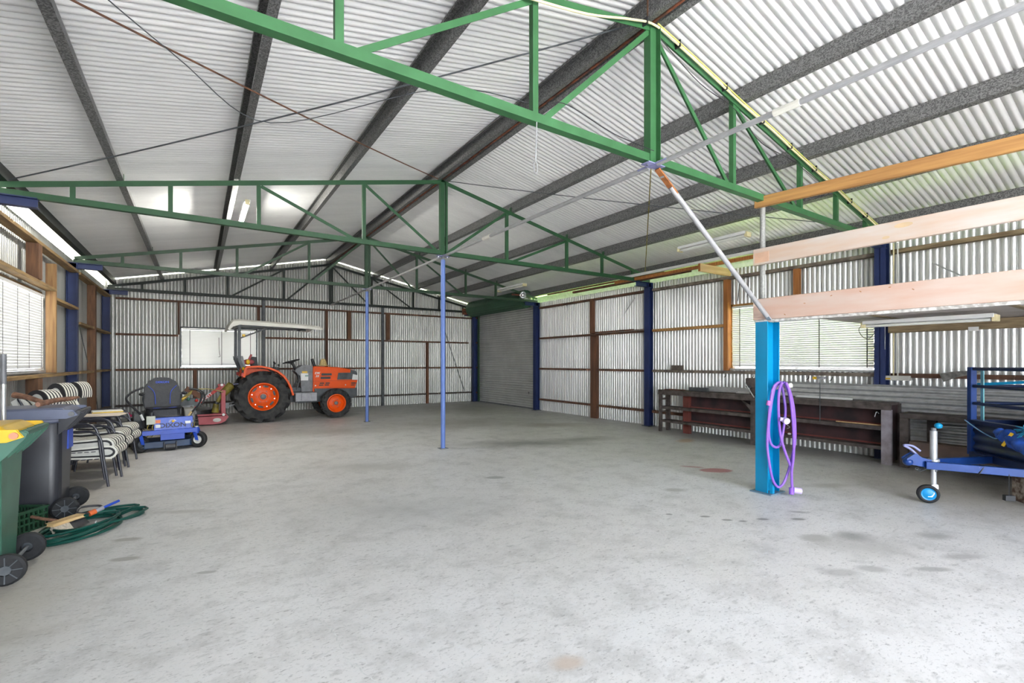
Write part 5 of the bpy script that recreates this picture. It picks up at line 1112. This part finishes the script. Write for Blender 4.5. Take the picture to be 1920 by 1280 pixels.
t = thing('black_wire', 'black wire drooping from the near truss middle joint onto its bottom chord', 'wire', (2.2, 2.84, 3.42)); obj('strand', B().tube(cat([(0, 0, -.02), (.2, 0, .03), (.7, 0, -.06), (1.2, 0, -.08)], 6), .004, 5), blackp, t)
t = thing('hook_wire', 'galvanised wire with a hook loop hanging from the near truss', 'wire', (2.13, 2.88, 3.26)); b = B(); b.cyl((0, 0, 0), (-.01, 0, -.30), .004, 6); b.tube([(-.01+.018*math.cos(a), 0, -.345+.045*math.sin(a)) for a in [2*math.pi*i/14 for i in range(14)]], .004, 5, True); obj('strand', b, pipem, t)

# ============================================================ BOX TRAILER (local +x = away from the coupling, y across)
T0 = V((6.40, 1.58)); dx_ = V((.70, -.70)).normalized()
tl = thing('box_trailer', 'dark blue box trailer with a rail cage, jockey wheel and drawbar', 'trailer', (6.32, 1.68, 0), math.atan2(-.70, .735))
# tip at local (-.14,0); front panel at x=.80
FX = .80; HW = .68
for s_ in (-1, 1):
    obj('drawbar_arm', B().beam((-.10, s_*.05, .40), (FX+.1, s_*.42, .40), .045, .075), tblue2, tl, bevel=.003)
obj('front_cross_beam', B().b2(FX-.03, FX+.05, -HW, HW, .36, .44), tblue, tl, bevel=.003)
for s_ in (-1, 1): obj('chassis_rail', B().b2(FX, FX+1.6, s_*.45-.03, s_*.45+.03, .36, .43), tblue2, tl)
b = B(); n = 24
for i in range(n+1):
    z = .44+(.78-.44)*i/n; off = .012*math.cos(i/n*math.pi*7)
    for y in (-HW, HW): b.v += [(FX+off, y, z), (FX+off+.004, y, z)]
for i in range(n): k = 4*i; b.f += [(k, k+2, k+6, k+4), (k+1, k+5, k+7, k+3), (k, k+4, k+5, k+1), (k+2, k+3, k+7, k+6)]
obj('front_panel', b, tblue, tl, ang=60)
obj('top_lip', B().b2(FX-.03, FX+.03, -HW, HW, .755, .80), tblue, tl, bevel=.004)
for s_ in (-1, 1):
    obj('side_panel', B().b2(FX, FX+1.5, s_*HW-.01, s_*HW+.01, .44, .79), tblue, tl); obj('side_lip', B().b2(FX, FX+1.5, s_*HW-.025, s_*HW+.025, .76, .80), tblue, tl)
    obj('corner_post', B().b2(FX-.03, FX+.03, s_*HW-.03, s_*HW+.03, .40, 1.395), tblue2, tl, bevel=.003)
    obj('corner_post', B().b2(FX+1.47, FX+1.53, s_*HW-.03, s_*HW+.03, .40, 1.395), tblue2, tl, bevel=.003)
for z in (1.375, 1.18, .985):
    obj('front_rail', B().cyl((FX, -HW, z), (FX, HW, z), .018, 10), tblue, tl)
    for s_ in (-1, 1): obj('side_rail', B().cyl((FX, s_*HW, z), (FX+1.5, s_*HW, z), .018, 10), tblue, tl)
obj('floor', B().b2(FX, FX+1.5, -HW, HW, .43, .445), tblue, tl)
obj('tailgate', B().b2(FX+1.49, FX+1.51, -HW, HW, .44, .79), tblue, tl)
obj('cross_brace', B().beam((FX+.04, HW-.02, 1.20), (FX+.8, -HW+.1, 1.34), .012, .03), cyan, tl); obj('cross_brace', B().beam((FX+.9, HW-.02, 1.36), (FX+.2, -HW+.1, 1.22), .012, .03), cyan, tl); obj('cyan_strip', B().b2(FX+.05, FX+.06, HW-.09, HW-.05, .80, 1.38), mat('pale_cyan_strip', (.25, .62, .70), .5), tl)
for s_ in (-1, 1):
    w_ = obj('road_tyre', B().lathe(tyre_prof(.26, .15, .17), (FX+.9, s_*(HW-.12), .26), 'y', 30, True), black, tl); obj('rim', B().lathe([(.17, s_*.05), (.14, s_*.03), (.06, s_*.05), (.001, s_*.05)], (FX+.9, s_*(HW-.12), .26), 'y', 20), galvl, w_)
# coupling
cp_ = obj('coupling', B().prism([(-.24, -.035, .41), (-.06, -.035, .38), (-.05, -.035, .44), (-.13, -.035, .46), (-.18, -.035, .50), (-.25, -.035, .45)], (0, .09, 0)), tblue2, tl, bevel=.012)
obj('ball_cup', B().ell((-.235, 0, .42), (.045, .05, .042)), tblue2, cp_)
obj('coupling_handle', B().tube(cat([(-.14, 0, .48), (-.21, 0, .55), (-.26, .02, .585), (-.18, .02, .58), (-.12, .0, .53)], 4), .011, 8), purp, cp_)
b = B()
for k in range(7): b.tube([(-.14+.02*k+.014*math.cos(a), .02+.010*math.sin(a)*(k % 2), .345-.012*math.sin(k)+.012*math.sin(a)) for a in [2*math.pi*i/8 for i in range(8)]], .004, 5, True)
obj('safety_chain', b, dgrey, cp_)
# jockey wheel
jw = obj('jockey_stem', B().cyl((0, -.0, .46), (0, 0, .745), .031, 14), galvl, tl)
obj('lower_tube', B().cyl((0, 0, .14), (0, 0, .48), .024, 12), galvl, jw); obj('clamp', B().cyl((0, 0, .43), (0, 0, .455), .05, 12), galvl, jw)
obj('handle_stub', B().cyl((0, 0, .745), (0, 0, .775), .022, 10), mgrey, jw); obj('knob', B().ell((.03, -.02, .80), (.034, .034, .03)), cyan, jw)
a45 = M.Translation((-.015, 0, 0)) @ M.Rotation(R(-42), 4, 'Z')
jt = obj('jockey_tyre', B().lathe(tyre_prof(.095, .06, .06), (0, 0, .095), 'y', 26, True).xf(M.Translation((-.05, -.0, 0)) @ M.Rotation(R(-20), 4, 'Z')), black, tl); obj('jockey_hub', B().lathe([(.062, -.028), (.05, -.024), (.02, -.033), (.001, -.033)], (0, 0, .095), 'y', 22).xf(M.Translation((-.05, 0, 0)) @ M.Rotation(R(-20), 4, 'Z')), mat('bright_blue_hub', (.0, .28, .62), .4), jt)
b = B(); b.prism([(-.055, -.045, .07), (-.02, -.045, .07), (.035, -.02, .16), (.03, -.02, .20), (-.02, -.02, .19)], (0, -.006, 0)); b.prism([(-.055, .035, .07), (-.02, .035, .07), (.035, .02, .16), (.03, .02, .20), (-.02, .02, .19)], (0, .006, 0)); obj('jockey_fork', b.xf(M.Translation((-.0, 0, 0)) @ M.Rotation(R(-20), 4, 'Z')), galvl, jw)
obj('safety_ring', B().tube([(.0+.0*a, -.035+.02*math.cos(a), .36+.03*math.sin(a)) for a in [2*math.pi*i/12 for i in range(12)]], .005, 5, True), chrome, jw)
for x, y in ((.10, -.12), (.28, -.19)): obj('bolt_head', B().cyl((x, y, .42), (x, y-.02, .42), .016, 6), purp, tl)
obj('strap', B().box((.28, -.19, .40), (.008, .06, .09), M.Rotation(R(30), 3, 'Y')), blackp, tl)
obj('hanging_plug', B().b2(.42, .50, -.30, -.26, .13, .18), blackp, tl); obj('plug_cable', B().cyl((.46, -.28, .18), (.46, -.28, .38), .004, 5), blackp, tl)
# load: black tub, tarp, rope, bits on the drawbar
tb = thing('black_tub', 'ribbed black plastic tub lying inside the blue trailer', 'tub', tl.matrix_basis @ V((0, 0, 0)), 0)
tb.location = M.Translation((6.30, 1.69, 0)) @ M.Rotation(math.atan2(-.70, .735), 4, 'Z') @ V((FX+.75, .12, .445)); tb.rotation_euler = (0, 0, math.atan2(-.70, .735)+.3)
b = B(); b.prism([(-.25, -.35, 0), (.35, -.35, 0), (.38, -.35, .42), (.28, -.35, .54), (-.18, -.35, .56), (-.28, -.35, .45)], (0, .65, 0)); tbb = obj('body', b, blackp, tb, bevel=.03)
for k in range(5): obj('rib', B().b2(-.30, -.27, -.28+.12*k, -.25+.12*k, .05, .48), blackp, tb, bevel=.006)
rz_ = math.atan2(-.70, .735); TM = M.Translation((6.30, 1.69, 0)) @ M.Rotation(rz_, 4, 'Z')
t = thing('blue_tarpaulin', 'bright blue tarpaulin bundle tied along the trailer front', 'tarpaulin', TM @ V((FX-.08, -.1, .62)), rz_)
P = [(0, .33, .10), (-.02, .20, .09), (-.03, .05, .05), (-.04, -.15, -.01), (-.03, -.35, -.08), (-.02, -.5, -.12)]
b = B(); pts = cat(P, 5); b.tube(pts, [.02+.05*min(1, i/9)+.014*math.sin(i*2.1)+.008*math.sin(i*4.7) for i in range(len(pts))], 12)
for i, v in enumerate(b.v): q = V(v)*16; b.v[i] = tuple(V(v)+mnoise.noise_vector(q)*.022)
obj('folds', b, tarp, t, ang=70)
obj('yellow_strap', B().beam((-.07, .02, .13), (-.10, .09, -.01), .012, .025), yellow, t)
b = B(); rnd = random.Random(3)
for k in range(38):
    a = rnd.uniform(0, 6.28); L1 = rnd.uniform(.05, .13); b.tube([(-.05, -.10, .16), (-.05+.03*math.cos(a*1.3), -.10+L1*math.cos(a)*.6, .17+L1*math.sin(a)*.35), (-.06, -.10+L1*math.cos(a), .16+L1*math.sin(a)*.7)], .003, 4)
o = obj('frayed_end', b, mat('cyan_frays', (.03, .38, .62), .7), t)
t = thing('pale_rope', 'pale blue rope tied from the trailer corner to the tarpaulin', 'rope', TM @ V((FX-.04, HW, .79)), rz_)
obj('cord', B().tube(cat([(0, .02, 0), (-.02, -.2, -.08), (-.03, -.42, -.14), (-.05, -.52, -.12)], 5), .006, 6), ropem, t)
t = thing('timber_offcuts', 'pile of pale timber offcuts under the trailer box', 'offcuts', TM @ V((.62, 0, 0)), rz_)
t.name = 'pale_offcut'
obj('block', B().b2(.3, .75, -.35, .30, 0, .30), mat('scruffy_offcut', (.50, .42, .34), .85, 0, .4, 18, col2=(.12, .07, .05), sharp=.5), t, bevel=.01)
